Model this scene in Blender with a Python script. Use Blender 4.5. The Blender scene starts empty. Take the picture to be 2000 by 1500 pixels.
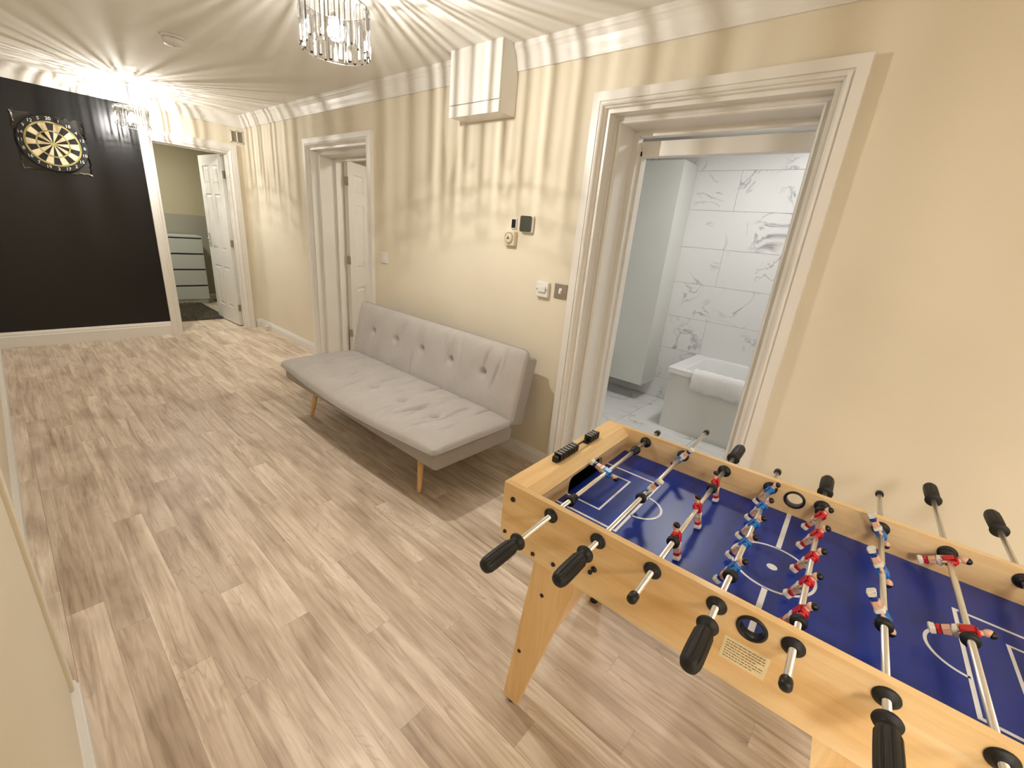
import bpy, bmesh, math, random
from mathutils import Vector, Matrix, Euler
random.seed(7)
PI = math.pi
scene = bpy.context.scene
C = bpy.context.collection

# ------------------------------------------------------------------ camera
cam_d = bpy.data.cameras.new('camera')
cam = bpy.data.objects.new('camera', cam_d); C.objects.link(cam)
cam_d.sensor_fit = 'HORIZONTAL'; cam_d.sensor_width = 36.0
cam_d.lens = 840.93 * 36.0 / 2000.0
cam_d.clip_start = 0.01
R_ = Vector((0.65854, -0.7473, 0.08873)); U_ = Vector((0.19175, 0.28064, 0.94046)); B_ = Vector((-0.72771, -0.60232, 0.32811))
cam.matrix_world = Matrix(((R_.x, U_.x, B_.x, -2.09943), (R_.y, U_.y, B_.y, 0.0), (R_.z, U_.z, B_.z, 1.425), (0, 0, 0, 1)))
scene.camera = cam

# ------------------------------------------------------------------ world, exposure, lights
world = bpy.data.worlds.new('world'); scene.world = world; world.use_nodes = True
world.node_tree.nodes['Background'].inputs[0].default_value = (0.9, 0.93, 1.0, 1)
world.node_tree.nodes['Background'].inputs[1].default_value = 0.0
vs = scene.view_settings
vs.view_transform = 'Standard'; vs.look = 'None'; vs.gamma = 1.0; vs.use_curve_mapping = False
vs.exposure = -0.03
scene.cycles.use_denoising = True; scene.cycles.use_light_tree = False
scene.cycles.caustics_reflective = False
scene.cycles.caustics_refractive = False
scene.cycles.max_bounces = 6; scene.cycles.diffuse_bounces = 4; scene.cycles.glossy_bounces = 3; scene.cycles.transmission_bounces = 5; scene.cycles.transparent_max_bounces = 16

def area_light(name, loc, size, power, color):
    l = bpy.data.lights.new(name, 'AREA'); l.shape = 'DISK'; l.size = size; l.energy = power; l.color = color
    o = bpy.data.objects.new(name, l); C.objects.link(o); o.location = loc
    return o
BULB_POWER = 45.0
BULB_COLOR = (1.0, 0.96, 0.90)
area_light('bathroom_light', (1.15, 0.85, 2.315), 0.28, 13.0, (1.0, 0.985, 0.96))
area_light('bedroom_fill', (-0.9, 7.1, 2.36), 0.3, 22.0, (1.0, 0.96, 0.86))  # unseen lamp added to brighten the bedroom

area_light('side_room_fill', (1.15, 3.35, 2.38), 0.28, 16.0, (1.0, 0.96, 0.90))  # unseen lamp added to brighten the half-open door leaf
REAR_FILL = ((-3.6, -1.15), (-2.75, -2.2), (-1.5, -3.0))  # unseen fill lights added to brighten the right wall and table front
for (rx, ry), pw in zip(REAR_FILL, (56.0, 28.0, 17.0)): area_light('rear_fill_light', (rx, ry, 2.362), 0.55, pw, (1.0, 0.96, 0.90))

# ------------------------------------------------------------------ mesh helpers
def bm_box(bm, x0, x1, y0, y1, z0, z1, mat=0, bevel=0.0, seg=2, M=None):
    vs_ = [bm.verts.new(Vector(p)) for p in ((x0,y0,z0),(x1,y0,z0),(x1,y1,z0),(x0,y1,z0),(x0,y0,z1),(x1,y0,z1),(x1,y1,z1),(x0,y1,z1))]
    fs = [bm.faces.new([vs_[i] for i in q]) for q in ((3,2,1,0),(4,5,6,7),(0,1,5,4),(1,2,6,5),(2,3,7,6),(3,0,4,7))]
    for f in fs: f.material_index = mat
    if bevel > 0:
        es = list({e for f in fs for e in f.edges})
        r = bmesh.ops.bevel(bm, geom=es, offset=bevel, segments=seg, affect='EDGES', profile=0.5)
        for f in r['faces']: f.material_index = mat
        allv = set(v for f in r['faces'] for v in f.verts) | set(v for f in fs if f.is_valid for v in f.verts)
    else: allv = set(vs_)
    if M is not None:
        for v in allv: v.co = M @ v.co
    return allv

def bm_lathe(bm, prof, M=None, seg=24, mat=0, smooth=True, rib=None, cap=True):
    """prof: list of (r, h) along local +Z; M places it."""
    rings = []
    for (r, h) in prof:
        ring = []
        for k in range(seg):
            a = 2*PI*k/seg
            rr = r * (rib(a, h) if rib else 1.0)
            v = Vector((rr*math.cos(a), rr*math.sin(a), h))
            ring.append(bm.verts.new(M @ v if M is not None else v))
        rings.append(ring)
    for i in range(len(rings)-1):
        for k in range(seg):
            f = bm.faces.new((rings[i][k], rings[i][(k+1)%seg], rings[i+1][(k+1)%seg], rings[i+1][k])); f.material_index = mat; f.smooth = smooth
    if cap:
        f = bm.faces.new(list(reversed(rings[0]))); f.material_index = mat
        f = bm.faces.new(rings[-1]); f.material_index = mat

def axis_matrix(p0, d):
    d = Vector(d).normalized(); q = Vector((0,0,1)).rotation_difference(d)
    return Matrix.Translation(Vector(p0)) @ q.to_matrix().to_4x4()

def bm_cyl(bm, p0, p1, r0, r1=None, seg=20, mat=0, smooth=True):
    p0 = Vector(p0); p1 = Vector(p1); r1 = r0 if r1 is None else r1
    bm_lathe(bm, [(r0, 0), (r1, (p1-p0).length)], axis_matrix(p0, p1-p0), seg, mat, smooth)

def bm_torus(bm, c, axis, R, r, seg=32, sub=10, mat=0):
    M = axis_matrix(c, axis); rings = []
    for i in range(seg):
        a = 2*PI*i/seg; ring = []
        for j in range(sub):
            b = 2*PI*j/sub; rr = R + r*math.cos(b)
            ring.append(bm.verts.new(M @ Vector((rr*math.cos(a), rr*math.sin(a), r*math.sin(b)))))
        rings.append(ring)
    for i in range(seg):
        for j in range(sub):
            f = bm.faces.new((rings[i][j], rings[(i+1)%seg][j], rings[(i+1)%seg][(j+1)%sub], rings[i][(j+1)%sub])); f.smooth = True; f.material_index = mat

def bm_ellipsoid(bm, c, rx, ry, rz, mat=0, M=None, u=12, v=8):
    r = bmesh.ops.create_uvsphere(bm, u_segments=u, v_segments=v, radius=1.0)
    for x in r['verts']:
        p = Vector((x.co.x*rx, x.co.y*ry, x.co.z*rz))
        if M is not None: p = M @ p
        x.co = p + Vector(c)
    for f in {f for x in r['verts'] for f in x.link_faces}: f.material_index = mat; f.smooth = True

def bm_prism(bm, pts, axis, lo, hi, mat=0):
    """extrude a 2-D outline (pts) along an axis: axis 0 -> pts are (y,z), 1 -> (x,z), 2 -> (x,y)"""
    def P(p, t): return ((t, p[0], p[1]) if axis == 0 else (p[0], t, p[1]) if axis == 1 else (p[0], p[1], t))
    a = [bm.verts.new(P(p, lo)) for p in pts]; b = [bm.verts.new(P(p, hi)) for p in pts]
    n = len(pts); fs = [bm.faces.new(a), bm.faces.new(list(reversed(b)))]
    for i in range(n): fs.append(bm.faces.new((a[i], b[i], b[(i+1)%n], a[(i+1)%n])))
    for f in fs: f.material_index = mat
    return fs

def bm_sweep(bm, prof, path, frames, closed_prof=True, mat=0):
    """prof: list of (a, d); path: list of points; frames: list of (A, D) vectors per point (already mitre-scaled)."""
    rows = [[bm.verts.new(Vector(p) + A*a + D*d) for (a, d) in prof] for p, (A, D) in zip(path, frames)]
    n = len(prof)
    for i in range(len(rows)-1):
        for k in range(n if closed_prof else n-1):
            f = bm.faces.new((rows[i][k], rows[i][(k+1)%n], rows[i+1][(k+1)%n], rows[i+1][k])); f.material_index = mat
    if closed_prof:
        bm.faces.new(list(reversed(rows[0]))).material_index = mat; bm.faces.new(rows[-1]).material_index = mat

def bm_plate_holes(outline, holes, depth):
    """2-D plate with real holes, in local XY, thickness along Z (centred); returns a mesh."""
    cu = bpy.data.curves.new('tmp', 'CURVE'); cu.dimensions = '2D'; cu.fill_mode = 'BOTH'; cu.extrude = depth/2
    for pts in [outline] + holes:
        s = cu.splines.new('POLY'); s.points.add(len(pts)-1); s.use_cyclic_u = True
        for q, p in zip(s.points, pts): q.co = (p[0], p[1], 0, 1)
    o = bpy.data.objects.new('tmp', cu); C.objects.link(o)
    bpy.context.view_layer.update()
    dg = bpy.context.evaluated_depsgraph_get()
    me = bpy.data.meshes.new_from_object(o.evaluated_get(dg))
    bpy.data.objects.remove(o); bpy.data.curves.remove(cu)
    return me

def finish(bm):
    bmesh.ops.recalc_face_normals(bm, faces=bm.faces[:])
def obj(name, bm, mats, parent=None, smooth=False):
    if isinstance(bm, bmesh.types.BMesh):
        finish(bm); me = bpy.data.meshes.new(name); bm.to_mesh(me); bm.free()
    else: me = bm
    if not isinstance(mats, (list, tuple)): mats = [mats]
    for m in mats: me.materials.append(m)
    if smooth:
        for p in me.polygons: p.use_smooth = True
    o = bpy.data.objects.new(name, me); C.objects.link(o)
    if parent is not None: o.parent = parent
    return o
def inst(name, me, parent, loc=(0,0,0), rot=(0,0,0)):
    o = bpy.data.objects.new(name, me); C.objects.link(o); o.parent = parent; o.location = loc; o.rotation_euler = rot
    return o
def tag(o, label, cat, group=None, kind=None):
    o['label'] = label; o['category'] = cat
    if group: o['group'] = group
    if kind: o['kind'] = kind
    return o
def thing(name, label, cat, loc=(0,0,0), rotz=0.0, group=None, kind=None):
    o = bpy.data.objects.new(name, None); C.objects.link(o); o.location = loc; o.rotation_euler = (0,0,rotz); o.empty_display_size = 0.1
    return tag(o, label, cat, group, kind)
def NB(): return bmesh.new()
def circle_pts(cx, cy, r, n=32): return [(cx + r*math.cos(2*PI*k/n), cy + r*math.sin(2*PI*k/n)) for k in range(n)]

# ------------------------------------------------------------------ materials
def lin(c):
    return tuple(((v/255.0)/12.92 if v/255.0 <= 0.04045 else ((v/255.0+0.055)/1.055)**2.4) for v in c)
def mat(name, rgb, rough=0.5, metal=0.0, spec=0.5, emit=None, estr=0.0):
    m = bpy.data.materials.new(name); m.use_nodes = True
    b = m.node_tree.nodes['Principled BSDF']
    b.inputs['Base Color'].default_value = (*lin(rgb), 1); b.inputs['Roughness'].default_value = rough
    b.inputs['Metallic'].default_value = metal; b.inputs['Specular IOR Level'].default_value = spec
    if emit: b.inputs['Emission Color'].default_value = (*emit, 1); b.inputs['Emission Strength'].default_value = estr
    return m
class NT:
    def __init__(s, m): s.t = m.node_tree; s.b = s.t.nodes['Principled BSDF']
    def n(s, typ, **kw):
        x = s.t.nodes.new(typ)
        for k, v in kw.items():
            if k.startswith('i_'): x.inputs[k[2:].replace('_', ' ')].default_value = v
            else: setattr(x, k, v)
        return x
    def l(s, a, b): s.t.links.new(a, b)
def ramp(t, stops, fac):
    r = t.n('ShaderNodeValToRGB'); e = r.color_ramp.elements
    while len(e) < len(stops): e.new(0.5)
    for q, (p, c) in zip(e, stops): q.position = p; q.color = (*c, 1)
    t.l(fac, r.inputs['Fac']); return r
def bump(t, height, strength, dist=0.002):
    b = t.n('ShaderNodeBump'); b.inputs['Strength'].default_value = strength; b.inputs['Distance'].default_value = dist
    t.l(height, b.inputs['Height']); t.l(b.outputs['Normal'], t.b.inputs['Normal'])
def mat_plaster(name, rgb, rough=0.75, amt=0.04, scale=60.0, bstr=0.15):
    m = mat(name, rgb, rough, spec=0.25); t = NT(m)
    co = t.n('ShaderNodeTexCoord')
    big = t.n('ShaderNodeTexNoise', i_Scale=1.3, i_Detail=2.0); t.l(co.outputs['Object'], big.inputs['Vector'])
    c = lin(rgb); r = ramp(t, [(0.3, tuple(v*(1-amt) for v in c)), (0.7, tuple(min(1, v*(1+amt)) for v in c))], big.outputs['Fac'])
    t.l(r.outputs['Color'], t.b.inputs['Base Color'])
    return m
def mat_wood(name, c0, c1, c2, axis='Y', scale=1.0, rough=0.35, per_object=False, spec=0.4):
    """straight-grained wood, grain along an object axis"""
    m = mat(name, (200,170,130), rough, spec=spec); t = NT(m)
    co = t.n('ShaderNodeTexCoord'); mp = t.n('ShaderNodeMapping')
    s = {'X': (1.2, 14, 14), 'Y': (14, 1.2, 14), 'Z': (14, 14, 1.2)}[axis]
    mp.inputs['Scale'].default_value = tuple(v*scale for v in s); t.l(co.outputs['Object'], mp.inputs['Vector'])
    n1 = t.n('ShaderNodeTexNoise', i_Scale=1.0, i_Detail=6.0, i_Roughness=0.6, i_Distortion=0.6); t.l(mp.outputs['Vector'], n1.inputs['Vector'])
    n2 = t.n('ShaderNodeTexNoise', i_Scale=6.0, i_Detail=4.0, i_Roughness=0.7); t.l(mp.outputs['Vector'], n2.inputs['Vector'])
    mx = t.n('ShaderNodeMath', operation='MULTIPLY_ADD'); t.l(n2.outputs['Fac'], mx.inputs[0]); mx.inputs[1].default_value = 0.35; t.l(n1.outputs['Fac'], mx.inputs[2])
    r = ramp(t, [(0.48, lin(c0)), (0.66, lin(c1)), (0.86, lin(c2))], mx.outputs[0])
    t.l(r.outputs['Color'], t.b.inputs['Base Color'])
    return m

WALL = mat_plaster('cream_wall_paint', (228, 219, 199))
WHITE_CEIL = mat_plaster('ceiling_paint', (240, 237, 230), 0.8, 0.02, 40)
TRIM = mat('white_satin_trim', (232, 229, 223), 0.35, spec=0.45)
BLACKWALL = mat_plaster('black_satin_paint', (8, 7, 7), 0.33, 0.10, 90, 0.2); BLACKWALL.node_tree.nodes['Principled BSDF'].inputs['Specular IOR Level'].default_value = 0.42
WHITE = mat('white_plastic', (232, 230, 226), 0.35)
GREYDADO = mat_plaster('grey_lower_wall_paint', (176, 174, 160), 0.75)
DIMWALL = mat_plaster('bedroom_wall_paint', (206, 198, 168), 0.75)
CHEST = mat('chest_white_laminate', (206, 212, 204), 0.45)
DARK = mat('dark_gap', (40, 42, 40), 0.7)
BLACK = mat('black_plastic', (14, 13, 12), 0.38)
BLACKG = mat('black_rubber', (20, 19, 18), 0.55)
CHROME = mat('chrome', (235, 232, 226), 0.14, 1.0)
RODM = mat('polished_rod_steel', (240, 237, 230), 0.27, 0.9)
STEEL = mat('brushed_steel', (176, 170, 158), 0.38, 0.9)
BATHWHITE = mat('bathroom_white_gloss', (236, 236, 234), 0.18)
CABWHITE = mat('cabinet_white_lacquer', (220, 221, 214), 0.3)
DOORW = mat('door_white_paint', (230, 228, 222), 0.4)

def mat_marble():
    m = mat('white_marble_tile', (235,234,232), 0.32, spec=0.4); t = NT(m)
    co = t.n('ShaderNodeTexCoord'); oi = t.n('ShaderNodeObjectInfo')
    off = t.n('ShaderNodeVectorMath', operation='SCALE'); t.l(oi.outputs['Location'], off.inputs[0]); off.inputs['Scale'].default_value = 3.7
    ad = t.n('ShaderNodeVectorMath', operation='ADD'); t.l(co.outputs['Object'], ad.inputs[0]); t.l(off.outputs[0], ad.inputs[1])
    nz = t.n('ShaderNodeTexNoise', i_Scale=2.6, i_Detail=5.0, i_Roughness=0.55, i_Distortion=0.9); t.l(ad.outputs[0], nz.inputs['Vector'])
    d = t.n('ShaderNodeMath', operation='SUBTRACT'); t.l(nz.outputs['Fac'], d.inputs[0]); d.inputs[1].default_value = 0.5
    ab = t.n('ShaderNodeMath', operation='ABSOLUTE'); t.l(d.outputs[0], ab.inputs[0])
    r = ramp(t, [(0.0, lin((158,156,154))), (0.006, lin((196,195,193))), (0.022, lin((235,234,232)))], ab.outputs[0])
    n2 = t.n('ShaderNodeTexNoise', i_Scale=3.0, i_Detail=2.0); t.l(ad.outputs[0], n2.inputs['Vector'])
    r2 = ramp(t, [(0.47, (0,0,0)), (0.62, (1,1,1))], n2.outputs['Fac'])
    mx = t.n('ShaderNodeMixRGB'); t.l(r2.outputs['Color'], mx.inputs['Fac']); mx.inputs['Color1'].default_value = (*lin((234,233,231)), 1); t.l(r.outputs['Color'], mx.inputs['Color2'])
    t.l(mx.outputs['Color'], t.b.inputs['Base Color'])
    return m
MARBLE = mat_marble()
GROUT = mat('tile_grout', (206,204,200), 0.8)

def mat_plank():
    m = mat('vinyl_oak_plank', (190,165,140), 0.42, spec=0.35); t = NT(m)
    co = t.n('ShaderNodeTexCoord'); oi = t.n('ShaderNodeObjectInfo')
    sc = t.n('ShaderNodeVectorMath', operation='SCALE'); t.l(oi.outputs['Location'], sc.inputs[0]); sc.inputs['Scale'].default_value = 2.3
    rnd = t.n('ShaderNodeMath', operation='MULTIPLY'); t.l(oi.outputs['Random'], rnd.inputs[0]); rnd.inputs[1].default_value = 37.0
    cz = t.n('ShaderNodeCombineXYZ'); t.l(rnd.outputs[0], cz.inputs['Z'])
    a0 = t.n('ShaderNodeVectorMath', operation='ADD'); t.l(co.outputs['Object'], a0.inputs[0]); t.l(sc.outputs[0], a0.inputs[1])
    a1 = t.n('ShaderNodeVectorMath', operation='ADD'); t.l(a0.outputs[0], a1.inputs[0]); t.l(cz.outputs[0], a1.inputs[1])
    mp = t.n('ShaderNodeMapping'); mp.inputs['Scale'].default_value = (19, 1.5, 1); t.l(a1.outputs[0], mp.inputs['Vector'])
    g = t.n('ShaderNodeTexNoise', i_Scale=1.0, i_Detail=4.0, i_Roughness=0.62, i_Distortion=1.1); t.l(mp.outputs['Vector'], g.inputs['Vector'])
    mp2 = t.n('ShaderNodeMapping'); mp2.inputs['Scale'].default_value = (9, 1.5, 1); t.l(a1.outputs[0], mp2.inputs['Vector'])
    b = t.n('ShaderNodeTexNoise', i_Scale=1.0, i_Detail=2.0, i_Distortion=0.4); t.l(mp2.outputs['Vector'], b.inputs['Vector'])
    # cathedral figure: rings of a low-frequency field
    w = t.n('ShaderNodeMath', operation='MULTIPLY'); t.l(b.outputs['Fac'], w.inputs[0]); w.inputs[1].default_value = 120.0
    sn = t.n('ShaderNodeMath', operation='SINE'); t.l(w.outputs[0], sn.inputs[0])
    base = ramp(t, [(0.28, lin((180,161,142))), (0.45, lin((212,196,177))), (0.60, lin((229,215,198))), (0.78, lin((242,232,218)))], g.outputs['Fac'])
    # tone drifts along and between the planks
    mp3 = t.n('ShaderNodeMapping'); mp3.inputs['Scale'].default_value = (5, 2.6, 1); t.l(a1.outputs[0], mp3.inputs['Vector'])
    dr = t.n('ShaderNodeTexNoise', i_Scale=1.0, i_Detail=3.0); t.l(mp3.outputs['Vector'], dr.inputs['Vector'])
    drr = ramp(t, [(0.32, (0.66,0.61,0.57)), (0.46, (0.93,0.91,0.88)), (0.66, (1.07,1.07,1.07))], dr.outputs['Fac'])
    m1 = t.n('ShaderNodeMixRGB', blend_type='MULTIPLY'); m1.inputs['Fac'].default_value = 0.8; t.l(base.outputs['Color'], m1.inputs['Color1']); t.l(drr.outputs['Color'], m1.inputs['Color2'])
    rr = ramp(t, [(0.0, (0.88,0.86,0.84)), (0.35, (0.98,0.97,0.96)), (1.0, (1.07,1.07,1.07))], oi.outputs['Random'])
    m2 = t.n('ShaderNodeMixRGB', blend_type='MULTIPLY'); m2.inputs['Fac'].default_value = 1.0; t.l(m1.outputs['Color'], m2.inputs['Color1']); t.l(rr.outputs['Color'], m2.inputs['Color2'])
    fig = ramp(t, [(0.72, (1,1,1)), (0.98, (0.80,0.77,0.74))], sn.outputs[0])
    mk = ramp(t, [(0.50, (0,0,0)), (0.62, (0.75,0.75,0.75))], dr.outputs['Fac'])
    m3 = t.n('ShaderNodeMixRGB', blend_type='MULTIPLY'); t.l(mk.outputs['Color'], m3.inputs['Fac']); t.l(m2.outputs['Color'], m3.inputs['Color1']); t.l(fig.outputs['Color'], m3.inputs['Color2'])
    mpf = t.n('ShaderNodeMapping'); mpf.inputs['Scale'].default_value = (75, 3.2, 1); t.l(a1.outputs[0], mpf.inputs['Vector'])
    fg = t.n('ShaderNodeTexNoise', i_Scale=1.0, i_Detail=3.0, i_Roughness=0.6, i_Distortion=0.5); t.l(mpf.outputs['Vector'], fg.inputs['Vector'])
    fr = ramp(t, [(0.32, (0.74,0.70,0.66)), (0.47, (0.97,0.96,0.95)), (0.70, (1.05,1.05,1.05))], fg.outputs['Fac'])
    m4 = t.n('ShaderNodeMixRGB', blend_type='MULTIPLY'); m4.inputs['Fac'].default_value = 0.85; t.l(m3.outputs['Color'], m4.inputs['Color1']); t.l(fr.outputs['Color'], m4.inputs['Color2'])
    t.l(m4.outputs['Color'], t.b.inputs['Base Color'])
    return m
PLANK = mat_plank()
UNDER = mat('floor_underlay', (120, 98, 80), 0.8)

def mat_fabric(name, rgb):
    m = mat(name, rgb, 0.95, spec=0.15); t = NT(m)
    co = t.n('ShaderNodeTexCoord')
    n = t.n('ShaderNodeTexNoise', i_Scale=420.0, i_Detail=2.0); t.l(co.outputs['Object'], n.inputs['Vector'])
    n2 = t.n('ShaderNodeTexNoise', i_Scale=7.0, i_Detail=3.0); t.l(co.outputs['Object'], n2.inputs['Vector'])
    ad = t.n('ShaderNodeMath', operation='MULTIPLY_ADD'); t.l(n2.outputs['Fac'], ad.inputs[0]); ad.inputs[1].default_value = 0.35; t.l(n.outputs['Fac'], ad.inputs[2])
    c = lin(rgb); r = ramp(t, [(0.45, tuple(v*0.84 for v in c)), (0.9, tuple(v*1.12 for v in c))], ad.outputs[0])
    t.l(r.outputs['Color'], t.b.inputs['Base Color']); bump(t, n.outputs['Fac'], 0.35, 0.001)
    t.b.inputs['Sheen Weight'].default_value = 0.15
    return m
FABRIC = mat_fabric('grey_woven_fabric', (186, 181, 177))
FABRIC2 = mat_fabric('grey_base_fabric', (166, 160, 155))
TOWEL = mat_fabric('white_towelling', (238, 236, 234))
RUG = mat_fabric('dark_shaggy_pile', (84, 79, 66))
LEGWOOD = mat_wood('beech_leg', (206,160,104), (222,178,120), (232,194,142), 'Z', 2.0)
OAK = mat_wood('oak_laminate', (226,184,124), (237,199,142), (245,217,168), 'Y', 1.0, 0.33)
OAKX = mat_wood('oak_laminate_cross', (226,184,124), (237,199,142), (245,217,168), 'X', 1.0, 0.33)
OAKZ = mat_wood('oak_laminate_upright', (226,184,124), (237,199,142), (245,217,168), 'Z', 1.0, 0.33)
BLUE = mat_plaster('blue_playfield_print', (24, 50, 142), 0.33, 0.05, 200, 0.02); BLUE.node_tree.nodes['Principled BSDF'].inputs['Specular IOR Level'].default_value = 0.4
LINEW = mat('white_field_line', (236, 236, 236), 0.35)
SKIN = mat('player_skin', (236, 186, 156), 0.35)
PRED = mat('player_red', (206, 28, 40), 0.3); PBLUE = mat('player_blue', (34, 120, 200), 0.3)
SOCKB = mat('player_navy_sock', (30, 60, 140), 0.35); PWHITE = mat('player_white', (240, 234, 220), 0.35)
HAIR = mat('player_black', (16, 15, 15), 0.4)
PAPER = mat('cream_paper_label', (240, 222, 178), 0.6); INK = mat('printed_ink', (70, 56, 40), 0.7)

def mat_crystal(name, tint, glass):
    m = bpy.data.materials.new(name); m.use_nodes = True; nt = m.node_tree; nt.nodes.clear()
    out = nt.nodes.new('ShaderNodeOutputMaterial')
    tr = nt.nodes.new('ShaderNodeBsdfTransparent'); tr.inputs[0].default_value = (tint, tint, tint, 1)
    gl = nt.nodes.new('ShaderNodeBsdfGlossy'); gl.inputs['Roughness'].default_value = 0.03
    rf = nt.nodes.new('ShaderNodeBsdfGlass'); rf.inputs['IOR'].default_value = 1.5; rf.inputs['Roughness'].default_value = 0.0
    fr = nt.nodes.new('ShaderNodeFresnel'); fr.inputs['IOR'].default_value = 1.65
    m1 = nt.nodes.new('ShaderNodeMixShader'); m1.inputs[0].default_value = glass
    nt.links.new(tr.outputs[0], m1.inputs[1]); nt.links.new(rf.outputs[0], m1.inputs[2])
    m2 = nt.nodes.new('ShaderNodeMixShader'); nt.links.new(fr.outputs[0], m2.inputs[0]); nt.links.new(m1.outputs[0], m2.inputs[1]); nt.links.new(gl.outputs[0], m2.inputs[2])
    nt.links.new(m2.outputs[0], out.inputs[0])
    return m
CRYSTAL = mat_crystal('crystal_glass', 0.985, 0.09)
CRYSTAL2 = mat_crystal('crystal_glass_bevel', 0.94, 0.30)
def mat_bulb():
    m = bpy.data.materials.new('glowing_bulb'); m.use_nodes = True; nt = m.node_tree; nt.nodes.clear()
    out = nt.nodes.new('ShaderNodeOutputMaterial'); tr = nt.nodes.new('ShaderNodeBsdfTransparent'); em = nt.nodes.new('ShaderNodeEmission')
    em.inputs[0].default_value = (1.0, 0.93, 0.80, 1); em.inputs[1].default_value = 45.0
    ad = nt.nodes.new('ShaderNodeAddShader'); nt.links.new(tr.outputs[0], ad.inputs[0]); nt.links.new(em.outputs[0], ad.inputs[1]); nt.links.new(ad.outputs[0], out.inputs[0])
    return m
BULB = mat_bulb(); BULB.cycles.emission_sampling = 'NONE'
def mat_dim_disc():  # translucent material for a disc added to dim the light on the ceiling
    m = bpy.data.materials.new('added_dimming_disc'); m.use_nodes = True; nt = m.node_tree; nt.nodes.clear()
    out = nt.nodes.new('ShaderNodeOutputMaterial'); tr = nt.nodes.new('ShaderNodeBsdfTransparent'); df = nt.nodes.new('ShaderNodeBsdfTranslucent'); df.inputs[0].default_value = (0.9, 0.9, 0.9, 1)
    mx = nt.nodes.new('ShaderNodeMixShader'); mx.inputs[0].default_value = 0.72; nt.links.new(tr.outputs[0], mx.inputs[1]); nt.links.new(df.outputs[0], mx.inputs[2]); nt.links.new(mx.outputs[0], out.inputs[0])
    return m
DIM_DISC = mat_dim_disc()
PANEL_EMIT = mat('lit_diffuser', (255,255,255), 0.5, emit=(1,1,1), estr=6.0); PANEL_EMIT.cycles.emission_sampling = 'NONE'

# ------------------------------------------------------------------ dimensions
ZC = 2.392; ZCB = 2.275; YF = 6.05; YB = -3.5
XL = -2.27; XN = -2.203; YN = 1.47       # recessed left wall, near left wall and the corner between them
TW = 0.30                                 # right wall thickness

def struct(name, bm, mats, label, cat, parent=None):
    o = obj(name, bm, mats, parent)
    if parent is None: tag(o, label, cat, kind='structure')
    return o

# ---- floor with planks
bm = NB(); bm_box(bm, -4.7, -2.19, YB-0.1, -0.45, -0.06, 0.0, mat=1); bm_box(bm, -2.6, 0.0, -2.2, YF+0.10, -0.06, -0.008); bm_box(bm, -2.19, 0.0, YB-0.1, -2.2, -0.06, 0.0, mat=1)
bm_box(bm, -2.1, 0.9, YF+0.10, 8.3, -0.06, -0.008)
bm_box(bm, 0.0, TW, 3.4, 4.45, -0.06, -0.008); bm_box(bm, TW, 1.9, 2.72, 5.7, -0.06, -0.008)
floor = struct('floor', bm, [UNDER, PLANK], 'greige oak-effect vinyl plank floor running the length of the hall', 'floor')
PW, PL = 0.1015, 1.036
def plank_mesh(w, l):
    b = NB(); bm_box(b, -w/2, w/2, -l/2, l/2, -0.008, 0.0, bevel=0.0004, seg=1); finish(b)
    me = bpy.data.meshes.new('plank'); b.to_mesh(me); b.free(); me.materials.append(PLANK); return me
full = plank_mesh(PW-0.0002, PL-0.0003)
offs = [0.843, 0.653, 0.336, 0.130, 0.600, 0.289, 0.735, 0.05, 0.46, 0.90, 0.22, 0.70, 0.38, 0.98, 0.55, 0.14, 0.80, 0.30, 0.64, 0.02, 0.47, 0.88]
cache = {}
for c in range(22):
    xc = -2.188 + PW*(c+0.5) - (0.002)
    ya = -2.2; yb = 8.2 if -1.55 < xc < 0.0 else YF
    k0 = math.floor((ya - offs[c])/PL); y = offs[c] + k0*PL
    while y < yb:
        a = max(y, ya); b_ = min(y+PL, yb)
        if b_-a > 0.03:
            if abs((b_-a)-PL) < 1e-6: me = full
            else:
                key = round(b_-a, 3)
                if key not in cache: cache[key] = plank_mesh(PW-0.0002, b_-a-0.0003)
                me = cache[key]
            inst('plank', me, floor, (xc, (a+b_)/2, 0))
        y += PL
# narrow planks along the recessed left wall
for y in [x*PL-2.1 for x in range(0, 9)]:
    b_ = min(y+PL, YF)
    if b_ > 1.3:
        key = ('n', round(b_-y, 3))
        if key not in cache: cache[key] = plank_mesh(0.084, b_-y-0.0006)
        inst('plank', cache[key], floor, (-2.2325, (y+b_)/2, 0))

# ---- right wall, with the two door openings
bm = NB()
for (y0, y1, z0, z1) in ((YB, 0.342, 0, 2.5), (0.342, 1.298, 2.040, 2.5), (1.298, 3.442, 0, 2.5), (3.442, 4.460, 2.012, 2.5), (4.460, YF+0.1, 0, 2.5)):
    bm_box(bm, 0.0, TW, y0, y1, z0 - (0.06 if z0 == 0 else 0), z1)
struct('wall_right', bm, WALL, 'long cream painted wall with two white framed doorways', 'wall')
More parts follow.
